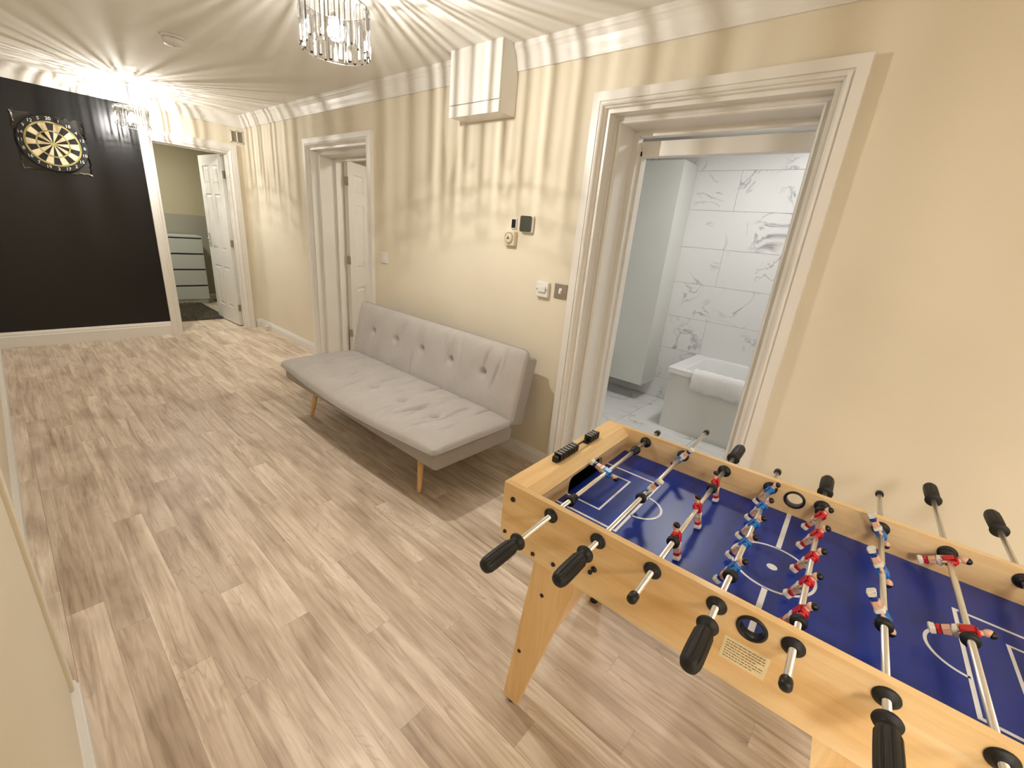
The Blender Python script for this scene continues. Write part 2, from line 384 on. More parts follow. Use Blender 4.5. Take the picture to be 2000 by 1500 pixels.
# ---- far wall: black painted part, doorway, cream part
bm = NB()
bm_box(bm, XL-0.1, -0.955, YF, YF+0.10, -0.06, 2.5, mat=1)
bm_box(bm, -0.955, -0.87, YF, YF+0.10, -0.06, 2.5); bm_box(bm, -0.87, -0.18, YF, YF+0.10, 2.005, 2.5); bm_box(bm, -0.18, 0.0, YF, YF+0.10, -0.06, 2.5)
struct('wall_far', bm, [WALL, BLACKWALL], 'end wall painted satin black beside the open bedroom doorway', 'wall')
bm = NB(); bm_box(bm, XL-0.1, XL, YN-0.02, YF, -0.06, 2.5); bm_box(bm, XL-0.1, XN, -0.45, YN, -0.06, 2.5); bm_box(bm, -4.6, XN-0.02, -0.45, -0.35, -0.06, 2.5); bm_box(bm, -4.7, -4.6, -3.6, -0.35, -0.06, 2.5)
struct('wall_left', bm, WALL, 'cream wall at the left edge with a stepped outward corner', 'wall')
bm = NB(); bm_box(bm, -4.7, TW, YB-0.1, YB, -0.06, 2.5)
struct('wall_back', bm, WALL, 'cream wall behind the viewpoint', 'wall')
bm = NB(); bm_box(bm, XL-0.1, 0.0, -0.35, YF, ZC, 2.5); bm_box(bm, -4.7, 0.0, YB, -0.35, ZC, 2.5)
struct('ceiling', bm, WHITE_CEIL, 'off-white ceiling streaked with light from the crystal pendants', 'ceiling')

# ---- cornice
CORN = [(0, ZCB), (0.010, ZCB), (0.012, ZCB+0.010), (0.016, ZCB+0.022), (0.021, ZCB+0.045), (0.029, ZCB+0.068), (0.040, ZCB+0.088), (0.046, ZCB+0.094), (0.050, ZCB+0.102), (0.052, ZC), (0, ZC)]
BX, BY0, BY1, BZ = -0.138, 1.904, 2.316, 2.054
bm = NB()
def corn_run(bm, p0, p1, inward, m0=0.0, m1=0.0):
    """m: mitre shift along the run per unit projection at either end"""
    p0 = Vector((*p0, 0)); p1 = Vector((*p1, 0)); d = (p1-p0).normalized(); n = Vector((*inward, 0))
    rows = []
    for p, m in ((p0, m0), (p1, m1)):
        rows.append([bm.verts.new(p + n*a + d*(m*a) + Vector((0,0,z))) for (a, z) in CORN])
    k = len(CORN)
    for i in range(k): bm.faces.new((rows[0][i], rows[0][(i+1)%k], rows[1][(i+1)%k], rows[1][i]))
    bm.faces.new(rows[0]); bm.faces.new(list(reversed(rows[1])))
corn_run(bm, (0, YB), (0, BY0), (-1, 0)); corn_run(bm, (0, BY1), (0, YF), (-1, 0), 0, -1)
corn_run(bm, (0, YF), (XL, YF), (0, -1), 1, -1); corn_run(bm, (XL, YF), (XL, YN), (1, 0), 1, 0); corn_run(bm, (XN, YN), (XN, -0.45), (1, 0))
struct('trim_1', bm, TRIM, 'white moulded cornice running around the top of the walls', 'cornice')

# ---- skirting boards
def skirt_prof(h=0.098, t=0.018): return [(0,0),(t,0),(t,h*0.70),(t*0.72,h*0.76),(t*0.72,h*0.84),(t*0.35,h*0.95),(t*0.2,h),(0,h)]
def skirt(bm, p0, p1, inward, h=0.098, t=0.018):
    p0 = Vector((*p0, 0)); p1 = Vector((*p1, 0)); n = Vector((*inward, 0)); rows = []
    for p in (p0, p1): rows.append([bm.verts.new(p + n*a + Vector((0,0,z))) for (a, z) in skirt_prof(h, t)])
    k = len(rows[0])
    for i in range(k): bm.faces.new((rows[0][i], rows[0][(i+1)%k], rows[1][(i+1)%k], rows[1][i]))
    bm.faces.new(rows[0]); bm.faces.new(list(reversed(rows[1])))
bm = NB(); skirt(bm, (0, YB), (0, 0.272), (-1,0)); skirt(bm, (0, 1.368), (0, 3.372), (-1,0)); skirt(bm, (0, 4.53), (0, YF), (-1,0))
struct('baseboard_right', bm, TRIM, 'white skirting board along the foot of the long cream wall', 'skirting board')
bm = NB(); skirt(bm, (XL, YF), (-0.955, YF), (0,-1), 0.1466); skirt(bm, (-0.066, YF), (0, YF), (0,-1))
struct('baseboard_far', bm, TRIM, 'tall white skirting board under the black end wall', 'skirting board')
bm = NB(); skirt(bm, (XL, YN), (XL, YF), (1,0)); skirt(bm, (XN, -0.45), (XN, YN), (1,0))
struct('baseboard_left', bm, TRIM, 'white skirting board at the left edge of the floor', 'skirting board')
bm = NB(); bm_box(bm, XN-0.005, XN+0.009, YN-0.055, YN+0.004, 0.098, ZC-0.12, bevel=0.003)
struct('trim_2', bm, WALL, 'upright corner bead on the stepped corner at the left edge', 'corner bead')

# ---- doorway mouldings (swept with mitred corners)
def door_sweep(bm, prof, y0, y1, zt, sx=1.0):
    """prof in (a, x): a = distance in from the outer edge, x = world x depth. path: up the y0 side, across, down the y1 side."""
    rows = []
    for (y, z, ay, az) in ((y0, 0, 1, 0), (y0, zt, 1, -1), (y1, zt, -1, -1), (y1, 0, -1, 0)):
        rows.append([bm.verts.new(Vector((x, y + ay*a, z + az*a))) for (a, x) in prof])
    k = len(prof)
    for i in range(3):
        for j in range(k): bm.faces.new((rows[i][j], rows[i][(j+1)%k], rows[i+1][(j+1)%k], rows[i+1][j]))
    bm.faces.new(rows[0]); bm.faces.new(list(reversed(rows[3])))
ARCH = [(0,0.0),(0,-0.030),(0.040,-0.030),(0.042,-0.024),(0.045,-0.024),(0.047,-0.031),(0.054,-0.033),(0.060,-0.029),(0.063,-0.018),(0.068,-0.016),(0.071,-0.010),(0.071,0.0)]
INNER = [(0.070,0.0),(0.070,0.070),(0.085,0.070),(0.090,0.064),(0.096,0.064),(0.100,0.070),(0.108,0.066),(0.114,0.062),(0.120,0.064),(0.124,0.072),(0.124,0.30),(0.090,0.30),(0.090,0.0)]
STOP = [(0.110,0.215),(0.152,0.215),(0.152,0.262),(0.110,0.262)]
def doorway(name, label, y0, y1, zt, stop_extra=True):
    t = thing(name, label, 'door frame', kind='structure')
    b = NB(); door_sweep(b, ARCH, y0, y1, zt); obj('architrave', b, TRIM, t)
    b = NB(); door_sweep(b, INNER, y0, y1, zt); obj('lining', b, TRIM, t)
    b = NB(); door_sweep(b, STOP, y0, y1, zt); obj('door_stop', b, TRIM, t)
    return t
t = doorway('trim_3', 'wide white moulded door frame around the bathroom opening', 0.272, 1.368, 2.110)
b = NB(); bm_box(b, 0.262, 0.318, 0.42, 1.225, 1.872, 1.945, bevel=0.003); bm_box(b, 0.262, 0.318, 1.205, 1.245, 0.0, 1.90, bevel=0.002); bm_box(b, 0.262, 0.318, 0.385, 0.425, 0, 1.945)
obj('rear_lining', b, TRIM, t)
doorway('trim_4', 'white moulded door frame of the doorway behind the sofa end', 3.372, 4.530, 2.082)
# far doorway frame (in the plane y = YF)
def far_sweep(bm, prof, x0, x1, zt):
    rows = []
    for (x, z, ax, az) in ((x0, 0, 1, 0), (x0, zt, 1, -1), (x1, zt, -1, -1), (x1, 0, -1, 0)):
        rows.append([bm.verts.new(Vector((x + ax*a, y, z + az*a))) for (a, y) in prof])
    k = len(prof)
    for i in range(3):
        for j in range(k): bm.faces.new((rows[i][j], rows[i][(j+1)%k], rows[i+1][(j+1)%k], rows[i+1][j]))
    bm.faces.new(rows[0]); bm.faces.new(list(reversed(rows[3])))
t = thing('trim_5', 'white moulded door frame between the black wall and the corner', 'door frame', kind='structure')
b = NB(); far_sweep(b, [(0,YF),(0,YF-0.022),(0.050,YF-0.022),(0.054,YF-0.017),(0.060,YF-0.022),(0.070,YF-0.020),(0.078,YF-0.012),(0.084,YF-0.010),(0.084,YF)], -0.956, -0.093, 2.090); obj('architrave', b, TRIM, t)
b = NB(); far_sweep(b, [(0.080,YF-0.004),(0.098,YF-0.004),(0.098,YF+0.045),(0.112,YF+0.045),(0.112,YF+0.062),(0.098,YF+0.062),(0.098,YF+0.104),(0.080,YF+0.104)], -0.956, -0.093, 2.090); obj('lining', b, TRIM, t)
b = NB(); bm_box(b, -0.858, -0.191, YF-0.010, YF+0.020, -0.002, 0.006, bevel=0.002)
struct('trim_6', b, mat('pale_threshold_metal', (226,220,206), 0.35, 0.3), 'pale threshold strip across the bedroom doorway', 'threshold strip')

# ---- panelled doors
def panel_door(name, label, W, H, loc, rotz, handle=True):
    t = thing(name, label, 'door', loc, rotz, kind='structure'); T = 0.036
    b = NB(); bm_box(b, 0, W, -T/2+0.007, T/2-0.007, 0, H); obj('core', b, DOORW, t)
    st = 0.105*W/0.66; mid = 0.085; cols = [(st, W/2-mid/2), (W/2+mid/2, W-st)]
    rows = [(0.20, 0.70), (0.90, 1.545), (1.65, H-0.115)]
    b = NB()
    for s in (-1, 1):
        y0, y1 = (T/2-0.007, T/2) if s > 0 else (-T/2, -T/2+0.007)
        for (x0, x1) in ((0, st), (W/2-mid/2, W/2+mid/2), (W-st, W)): bm_box(b, x0, x1, y0, y1, 0, H)
        for (z0, z1) in ((0, 0.20), (0.70, 0.90), (1.545, 1.65), (H-0.115, H)):
            for (x0, x1) in cols: bm_box(b, x0, x1, y0, y1, z0, z1)
    bm_box(b, -0.001, 0.001, -T/2, T/2, 0, H); bm_box(b, W-0.001, W+0.001, -T/2, T/2, 0, H)
    obj('stile_frame', b, DOORW, t)
    for (x0, x1) in cols:
        for (z0, z1) in rows:
            b = NB()
            for s in (-1, 1):
                yb = s*(T/2-0.007); g = 0.016
                lo = [(x0+g, z0+g), (x1-g, z0+g), (x1-g, z1-g), (x0+g, z1-g)]
                hi = [(x0+g+0.02, z0+g+0.02), (x1-g-0.02, z0+g+0.02), (x1-g-0.02, z1-g-0.02), (x0+g+0.02, z1-g-0.02)]
                A = [b.verts.new((p[0], yb, p[1])) for p in lo]; B2 = [b.verts.new((p[0], yb+s*0.006, p[1])) for p in hi]
                b.faces.new(B2)
                for i in range(4): b.faces.new((A[i], A[(i+1)%4], B2[(i+1)%4], B2[i]))
                b.faces.new(list(reversed(A)))
            obj('panel', b, DOORW, t)
    for z in (0.22, 1.0, 1.76):
        b = NB(); bm_cyl(b, (-0.006, -T/2-0.002, z-0.04), (-0.006, -T/2-0.002, z+0.04), 0.006, seg=10); bm_box(b, -0.012, 0.002, -T/2, T/2-0.004, z-0.04, z+0.04)
        obj('hinge', b, STEEL, t)
    if handle:
        for s in (-1, 1):
            b = NB(); bm_box(b, W-0.075, W-0.035, min(s*T/2, s*(T/2+0.006)), max(s*T/2, s*(T/2+0.006)), 0.92, 1.08, bevel=0.002)
            bm_cyl(b, (W-0.055, s*T/2, 1.02), (W-0.055, s*(T/2+0.045), 1.02), 0.008, seg=12)
            bm_cyl(b, (W-0.055, s*(T/2+0.042), 1.02), (W-0.165, s*(T/2+0.042), 1.02), 0.008, 0.007, seg=12)
            obj('handle', b, CHROME, t)
        b = NB(); bm_box(b, W, W+0.002, -0.011, 0.011, 0.93, 1.09); obj('latch_plate', b, STEEL, t)
    return t
panel_door('door_1', 'white six-panel bedroom door standing open beyond the black wall', 0.655, 1.972, (-0.213, YF+0.105, 0.012), math.radians(93.6))
panel_door('door_2', 'white panelled door ajar in the doorway behind the sofa', 0.72, 1.945, (0.315, 4.375, 0.012), math.radians(32))

# ---- bedroom beyond the far doorway
bm = NB()
bm_box(bm, -2.1, 0.9, 8.2, 8.3, 1.263, 2.5, mat=0); bm_box(bm, -2.1, 0.9, 8.2, 8.3, -0.06, 1.263, mat=1)
struct('wall_bedroom_far', bm, [DIMWALL, GREYDADO], 'bedroom wall painted cream above and grey below', 'wall')
bm = NB(); bm_box(bm, 0.8, 0.9, YF+0.1, 8.2, -0.06, 2.5); bm_box(bm, TW, 0.9, YF, YF+0.1, -0.06, 2.5)
struct('wall_bedroom_right', bm, DIMWALL, 'cream bedroom wall behind the open door', 'wall')
bm = NB(); bm_box(bm, -2.2, -2.1, YF+0.1, 8.3, -0.06, 2.5)
struct('wall_bedroom_left', bm, DIMWALL, 'cream bedroom wall hidden behind the black wall', 'wall')
bm = NB(); bm_box(bm, -2.1, 0.9, YF+0.1, 8.3, ZC, 2.5)
struct('ceiling_bedroom', bm, WHITE_CEIL, 'bedroom ceiling beyond the far doorway', 'ceiling')
bm = NB(); skirt(bm, (-2.1, 8.2), (0.8, 8.2), (0,-1), 0.09)
struct('baseboard_bedroom', bm, TRIM, 'pale skirting board behind the chest of drawers', 'skirting board')
t = thing('chest_of_drawers', 'pale grey-white chest of drawers seen through the far doorway', 'chest of drawers', (-0.485, 8.0, 0))
CWD, CX, CD = 0.80, 0.40, 0.165
b = NB(); bm_box(b, -CX, CX, -CD+0.02, CD, 0.06, 0.955); bm_box(b, -CX+0.012, CX-0.012, -CD+0.03, CD, 0.0, 0.06); obj('carcass', b, CHEST, t)
b = NB(); bm_box(b, -CX-0.004, CX+0.004, -CD-0.004, CD, 0.960, 0.985, bevel=0.002); obj('top', b, CHEST, t)
b = NB(); bm_box(b, -CX+0.004, CX-0.004, -CD+0.012, -CD+0.022, 0.07, 0.962); obj('shadow_gap', b, DARK, t)
for (z0, z1) in ((0.075, 0.262), (0.284, 0.497), (0.519, 0.720), (0.742, 0.942)):
    b = NB(); bm_box(b, -CX, CX, -CD, -CD+0.018, z0, z1, bevel=0.0015); obj('drawer', b, CHEST, t)
# shaggy rug
bm = NB(); nx, ny = 90, 110; x0, x1, y0, y1 = -1.25, -0.215, 6.66, 7.80
grid = [[None]*(ny+1) for _ in range(nx+1)]
for i in range(nx+1):
    for j in range(ny+1):
        e = min(i, nx-i, j, ny-j); h = 0.004 if e == 0 else 0.014 + random.uniform(0, 0.026)
        grid[i][j] = bm.verts.new((x0+(x1-x0)*i/nx + random.uniform(-.004,.004), y0+(y1-y0)*j/ny + random.uniform(-.004,.004), h))
for i in range(nx):
    for j in range(ny): bm.faces.new((grid[i][j], grid[i+1][j], grid[i+1][j+1], grid[i][j+1]))
bm_box(bm, x0, x1, y0, y1, 0.0005, 0.004)
tag(obj('shaggy_rug', bm, RUG), 'dark grey-brown shaggy rug in front of the chest of drawers', 'rug')

# ---- room behind the second doorway
bm = NB(); bm_box(bm, 1.8, 1.9, 2.72, 5.7, -0.06, 2.5); bm_box(bm, TW, 1.9, 5.6, 5.7, -0.06, 2.5); bm_box(bm, TW, 1.9, 2.70, 2.78, -0.06, 2.5)
struct('wall_side_room', bm, WALL, 'cream walls of the room behind the half-open door', 'wall')
bm = NB(); bm_box(bm, TW, 1.9, 2.7, 5.7, 2.40, 2.5)
struct('ceiling_side_room', bm, WHITE_CEIL, 'ceiling of the room behind the half-open door', 'ceiling')
bm = NB(); bm_box(bm, 0.0, 1.8, 3.44, 4.38, -0.008, 0.0); bm_box(bm, TW, 1.8, 2.78, 5.6, -0.008, -0.0005)
struct('floor_side_room', bm, PLANK, 'plank floor of the room behind the half-open door', 'floor')

# ---- bathroom
XB = 2.02
bm = NB(); bm_box(bm, XB, XB+0.1, -0.6, 2.70, -0.06, 2.45)
wbf = struct('wall_bathroom_far', bm, GROUT, 'bathroom wall of white marble tiles with grey veins', 'wall')
TH, TL = 0.311, 1.24
def tile_mesh(w, h, axis):
    b = NB()
    if axis == 0: bm_box(b, -0.009, 0, -w/2, w/2, -h/2, h/2, bevel=0.001, seg=1)
    else: bm_box(b, -w/2, w/2, -h/2, h/2, -0.009, 0, bevel=0.001, seg=1)
    finish(b); me = bpy.data.meshes.new('tile'); b.to_mesh(me); b.free(); me.materials.append(MARBLE); return me
for r in range(8):
    z = -0.101 + TH*(r+0.5)
    for c in range(6):
        y = -1.29 + TL*(c+0.5) - (TL*0.45 if r % 2 else 0)
        if y+TL/2 < -0.2 or y-TL/2 > 2.5: continue
        ya, yb2 = max(y-TL/2, -0.6), min(y+TL/2, 2.55); z0 = max(z-TH/2, 0.0); z1 = z+TH/2
        inst('tile', tile_mesh(yb2-ya-0.0018, z1-z0-0.0018, 0), wbf, (XB, (ya+yb2)/2, (z0+z1)/2))
bm = NB(); bm_box(bm, TW, XB, 2.55, 2.70, -0.06, 2.45); bm_box(bm, TW, XB, -0.7, -0.6, -0.06, 2.45); bm_box(bm, TW, TW+0.02, -0.6, 0.37, -0.06, 2.45); bm_box(bm, TW, TW+0.02, 1.27, 2.55, -0.06, 2.45); bm_box(bm, TW, TW+0.02, 0.37, 1.27, 1.99, 2.45)
struct('wall_bathroom_side', bm, BATHWHITE, 'plain white bathroom side walls', 'wall')
bm = NB(); bm_box(bm, TW, XB, -0.6, 2.6, 2.33, 2.45)
struct('ceiling_bathroom', bm, WHITE_CEIL, 'white bathroom ceiling', 'ceiling')
bm = NB(); bm_box(bm, 0.0, XB, -0.6, 2.55, -0.06, -0.009)
fb = struct('floor_bathroom', bm, GROUT, 'white marble-tiled bathroom floor', 'floor')
ft = tile_mesh(0.5975, 0.5975, 2)
for i in range(4):
    for j in range(6):
        x = -0.02 + 0.6*(i+0.5); y = -0.935 + 0.6*(j+0.5)
        xa, xb2, ya, yb2 = max(x-0.3, 0.02), min(x+0.3, XB-0.01), max(y-0.3, -0.6), min(y+0.3, 2.55)
        if xb2-xa < 0.05 or yb2-ya < 0.05: continue
        if xa < TW: 
            if yb2 < 0.40 or ya > 1.25: xa = TW+0.02
            if xa < TW: ya, yb2 = (max(ya, 0.40), min(yb2, 1.245)) if x-0.3 < 0.02 and x+0.3 < TW else (ya, yb2)
        inst('tile', tile_mesh(xb2-xa-0.0025, yb2-ya-0.0025, 2), fb, ((xa+xb2)/2, (ya+yb2)/2, 0.0))
# flush ceiling light of the bathroom
t = thing('ceiling_light', 'round flush ceiling light inside the bathroom', 'ceiling light', (1.15, 0.85, 2.33))
b = NB(); bm_lathe(b, [(0.165, -0.004), (0.165, 0.0)], None, 32); bm_torus(b, (0,0,-0.006), (0,0,1), 0.158, 0.007, 32, 8); obj('trim_ring', b, WHITE, t)
b = NB(); bm_lathe(b, [(0.150, -0.009), (0.150, -0.004)], None, 32); obj('diffuser', b, PANEL_EMIT, t)
for (rx, ry), lb in zip(REAR_FILL, ('flush fill light added behind the viewpoint, farthest to the left', 'flush fill light added behind the viewpoint, middle one of three', 'flush fill light added behind the viewpoint, nearest the long wall')):
    t = thing('ceiling_light', lb, 'ceiling light', (rx, ry, ZC), group='added fill lights behind the viewpoint')  # fixtures built around the added fill lights
    b = NB(); bm_lathe(b, [(0.31, -0.004), (0.31, 0.0)], None, 40); bm_torus(b, (0,0,-0.008), (0,0,1), 0.30, 0.009, 40, 8); obj('trim_ring', b, WHITE, t)
    b = NB(); bm_lathe(b, [(0.29, -0.012), (0.29, -0.004)], None, 40); obj('diffuser', b, PANEL_EMIT, t)
# bath tub
t = thing('bathtub', 'white bathtub with plain panel against the marble wall', 'bathtub', (1.31, 0.40, 0))
L0, L1 = -0.95, 0.80; WD = XB-0.010-1.31; RZ = 0.525
def rrect(x0, x1, y0, y1, r, n=6):
    pts = []
    for (cx, cy, a0) in ((x1-r, y1-r, 0), (x0+r, y1-r, PI/2), (x0+r, y0+r, PI), (x1-r, y0+r, 1.5*PI)):
        for k in range(n+1): a = a0 + PI/2*k/n; pts.append((cx + r*math.cos(a), cy + r*math.sin(a)))
    return pts
b = NB()
loops = [(rrect(0, WD, L0, L1, 0.012), RZ-0.045), (rrect(0, WD, L0, L1, 0.012), RZ-0.004), (rrect(0.004, WD-0.004, L0+0.004, L1-0.004, 0.012), RZ),
         (rrect(0.060, WD-0.060, L0+0.09, L1-0.105, 0.07), RZ), (rrect(0.066, WD-0.066, L0+0.10, L1-0.115, 0.07), RZ-0.006),
         (rrect(0.085, WD-0.085, L0+0.14, L1-0.155, 0.08), RZ-0.20), (rrect(0.115, WD-0.115, L0+0.20, L1-0.24, 0.10), RZ-0.38), (rrect(0.16, WD-0.16, L0+0.27, L1-0.31, 0.10), RZ-0.41)]
rings = [[b.verts.new((p[0], p[1], z)) for p in pts] for pts, z in loops]
for i in range(len(rings)-1):
    n = len(rings[0])
    for k in range(n):
        f = b.faces.new((rings[i][k], rings[i][(k+1)%n], rings[i+1][(k+1)%n], rings[i+1][k])); f.smooth = i >= 3
b.faces.new(rings[-1])
obj('tub_shell', b, BATHWHITE, t)
b = NB(); bm_box(b, 0.022, 0.040, L0, L1-0.02, 0.0, RZ-0.044); obj('front_panel', b, CABWHITE, t)
b = NB(); bm_box(b, 0.040, WD, L1-0.036, L1-0.02, 0.0, RZ-0.044); obj('end_panel', b, CABWHITE, t)
b = NB(); bm_lathe(b, [(0.0, 0.012), (0.022, 0.012), (0.028, 0.004), (0.030, 0)], axis_matrix((WD/2, L1-0.128, RZ-0.10), (0,-1,0.1)), 20, cap=False); bm_cyl(b, (WD/2-0.005, L1-0.14, RZ-0.11), (WD/2-0.03, L1-0.17, RZ-0.17), 0.004, seg=8); obj('overflow_cover', b, CHROME, t)
# bath mat towel folded over the tub edge
b = NB(); path = [(-0.012, 0.395), (-0.013, 0.45), (-0.012, 0.515), (-0.002, 0.536), (0.03, 0.540), (0.068, 0.536), (0.080, 0.50), (0.088, 0.45)]
ny = 30; outer = []; inner = []
for j in range(ny+1):
    y = 0.19 + 0.405*j/ny; wv = 0.002*math.sin(j*1.3) + 0.0015*math.sin(j*2.9)
    row = []; row2 = []
    for k, (x, z) in enumerate(path):
        sgn = -1 if k < 3 else (1 if k > 5 else 0)
        dx = sgn*(0.010+wv) ; dz = 0.012+wv if 3 <= k <= 5 else (0 if k else -0.008*math.sin(j*0.35)-0.004)
        row.append(b.verts.new((x+dx, y, z+dz))); row2.append(b.verts.new((x - sgn*0.002, y, z - (0.003 if 3 <= k <= 5 else 0))))
    outer.append(row); inner.append(row2)
for j in range(ny):
    for k in range(len(path)-1):
        for R in (outer, inner):
            f = b.faces.new((R[j][k], R[j][k+1], R[j+1][k+1], R[j+1][k])); f.smooth = True
    b.faces.new((outer[j][0], inner[j][0], inner[j+1][0], outer[j+1][0])); b.faces.new((outer[j][-1], outer[j+1][-1], inner[j+1][-1], inner[j][-1]))
for j in (0, ny): 
    for k in range(len(path)-1): b.faces.new((outer[j][k], outer[j][k+1], inner[j][k+1], inner[j][k]))
o = obj('bath_towel', b, TOWEL); o.location = (1.31, 0.40, 0); tag(o, 'white towel folded over the edge of the bathtub', 'towel')
# tall wall-hung cabinet
t = thing('tall_cabinet', 'tall white wall-hung cabinet left of the bathtub', 'cabinet', (1.70, 1.558, 0.17))
b = NB(); bm_box(b, 0.020, XB-0.010-1.70, 0.0, 0.46, 0, 1.945, bevel=0.001); obj('carcass', b, CABWHITE, t)
b = NB(); bm_box(b, 0.0, 0.018, 0.0, 0.46, 0, 1.945, bevel=0.0015); obj('door', b, CABWHITE, t)
# toilet: only its rim shows past the frame
t = thing('toilet', 'white toilet just showing past the bathroom door frame', 'toilet', (1.50, 2.11, 0))
b = NB()
def oval(z, rx, ry, cy, n=28): return [b.verts.new((rx*math.cos(2*PI*k/n), cy + ry*math.sin(2*PI*k/n)*(1.0), z)) for k in range(n)]
rings = [oval(0.0, 0.11, 0.16, 0.02), oval(0.10, 0.115, 0.17, 0.02), oval(0.24, 0.15, 0.20, 0.0), oval(0.34, 0.18, 0.235, -0.01), oval(0.40, 0.185, 0.24, -0.01)]
for i in range(4):
    for k in range(28): f = b.faces.new((rings[i][k], rings[i][(k+1)%28], rings[i+1][(k+1)%28], rings[i+1][k])); f.smooth = True
b.faces.new(rings[0]); b.faces.new(rings[-1]); obj('bowl', b, BATHWHITE, t)
b = NB(); rings = [oval(0.402, 0.187, 0.242, -0.01), oval(0.425, 0.187, 0.242, -0.01), oval(0.438, 0.175, 0.23, -0.01)]
for i in range(2):
    for k in range(28): f = b.faces.new((rings[i][k], rings[i][(k+1)%28], rings[i+1][(k+1)%28], rings[i+1][k])); f.smooth = True
b.faces.new(rings[0]); b.faces.new(rings[-1]); obj('seat', b, BATHWHITE, t)
b = NB(); bm_box(b, -0.18, 0.18, 0.24, 0.42, 0.36, 0.78, bevel=0.02); obj('cistern', b, BATHWHITE, t)

# ------------------------------------------------------------------ fittings on the walls and ceiling
t = thing('boxed_cupboard', 'white boxed-in cupboard hanging under the ceiling above the sofa', 'wall box', (0, (BY0+BY1)/2, BZ))
hy = (BY1-BY0)/2; hb = ZC-BZ
b = NB(); bm_box(b, BX+0.012, 0, -hy, hy, 0, hb); obj('body', b, TRIM, t)
b = NB(); bm_box(b, BX, BX+0.010, -hy, hy, 0.062, hb); obj('front_panel', b, TRIM, t)
b = NB(); bm_box(b, BX, BX+0.010, -hy, hy, -0.002, 0.057); obj('lower_strip', b, TRIM, t)

t = thing('smoke_alarm', 'round white smoke alarm on the ceiling', 'smoke alarm', (-1.125, 3.80, ZC))
b = NB(); bm_lathe(b, [(0.070, 0), (0.070, -0.010), (0.066, -0.014)], None, 36); obj('base', b, WHITE, t)
b = NB(); bm_lathe(b, [(0.058, -0.014), (0.060, -0.020), (0.056, -0.040), (0.046, -0.047), (0.020, -0.050)], None, 36); obj('cover', b, WHITE, t)
b = NB(); bm_lathe(b, [(0.006, -0.050), (0.006, -0.053)], None, 12); obj('test_button', b, CHROME, t)

t = thing('air_vent', 'small white louvred vent in the corner above the bedroom door', 'vent', (-0.068, YF, 2.178))
b = NB(); w, h = 0.064, 0.062
for (x0, x1, z0, z1) in ((-w, w, h-0.008, h), (-w, w, -h, -h+0.008), (-w, -w+0.008, -h, h), (w-0.008, w, -h, h), (-0.005, 0.005, -h, h)): bm_box(b, x0, x1, -0.012, 0, z0, z1)
obj('frame', b, WHITE, t)
b = NB(); bm_box(b, -w, w, -0.002, 0, -h, h); obj('backing', b, mat('vent_shadow', (150,138,114), 0.8), t)
for s in (-1, 1):
    for k in range(9):
        b = NB(); z = -h+0.014 + k*0.0125; c = s*(w/2)
        bm_box(b, c-w/2+0.007, c+w/2-0.007, -0.010, -0.003, z, z+0.0035); obj('slat', b, mat('vent_slat', (170,158,134), 0.6) if (s == -1 and k == 0) else bpy.data.materials['vent_slat'], t)

def plate(name, label, cat, y, z, w, h, d, m, bev=0.004):
    t = thing(name, label, cat, (0, y, z)); b = NB(); bm_box(b, -d, 0, -w/2, w/2, -h/2, h/2, bevel=bev); obj('plate', b, m, t); return t
t = plate('light_switch', 'small white light switch by the doorway behind the sofa', 'light switch', 3.229, 1.146, 0.086, 0.088, 0.010, WHITE)
b = NB(); bm_box(b, -0.015, -0.009, -0.011, 0.011, -0.016, 0.016, bevel=0.002); obj('rocker', b, WHITE, t)
t = plate('fused_switch', 'white fused switch plate beside the grey metal switch', 'switch', 1.560, 1.131, 0.088, 0.088, 0.024, WHITE)
b = NB(); bm_box(b, -0.034, -0.023, -0.030, 0.022, -0.014, 0.018, bevel=0.002); obj('rocker', b, WHITE, t)
for s in (-0.037, 0.034):
    b = NB(); bm_cyl(b, (-0.0235, s, 0), (-0.0255, s, 0), 0.004, seg=12); obj('screw', b, STEEL, t)
t = plate('metal_switch', 'brushed grey metal toggle switch next to the bathroom frame', 'switch', 1.438, 1.138, 0.086, 0.086, 0.006, STEEL, 0.002)
b = NB(); bm_box(b, -0.008, -0.005, -0.009, 0.009, -0.017, 0.017, bevel=0.001); bm_box(b, -0.016, -0.007, -0.006, 0.006, -0.014, 0.004, bevel=0.002); obj('toggle', b, WHITE, t)
for s in (-0.034, 0.034):
    b = NB(); bm_cyl(b, (-0.0055, s, 0), (-0.0072, s, 0), 0.0035, seg=12); obj('screw', b, CHROME, t)
t = plate('smart_thermostat', 'square thermostat with rounded corners and dark grey screen', 'thermostat', 1.728, 1.487, 0.096, 0.096, 0.024, WHITE, 0.010)
b = NB(); bm_prism(b, rrect(-0.043, 0.043, -0.044, 0.044, 0.012), 0, -0.0275, -0.0235); obj('screen', b, mat('thermostat_screen', (72, 74, 64), 0.25), t)
t = plate('dial_thermostat', 'cream dial thermostat below the small black sensor', 'thermostat', 1.846, 1.397, 0.082, 0.084, 0.030, mat('cream_plastic', (222,210,186), 0.45), 0.006)
b = NB(); bm_lathe(b, [(0.028, 0), (0.027, 0.006), (0.020, 0.008), (0.008, 0.009)], axis_matrix((-0.030, 0, 0), (-1,0,0)), 28); obj('dial', b, bpy.data.materials['cream_plastic'], t)
b = NB(); bm_torus(b, (-0.0305, 0, 0), (1,0,0), 0.0325, 0.0012, 32, 6); obj('scale_ring', b, STEEL, t)
b = NB()
for k in range(9):
    a = PI*(0.12+0.095*k*1.0); bm_box(b, -0.0312, -0.0300, 0.0355*math.cos(a)-0.001, 0.0355*math.cos(a)+0.001, 0.0355*math.sin(a)-0.002, 0.0355*math.sin(a)+0.002)
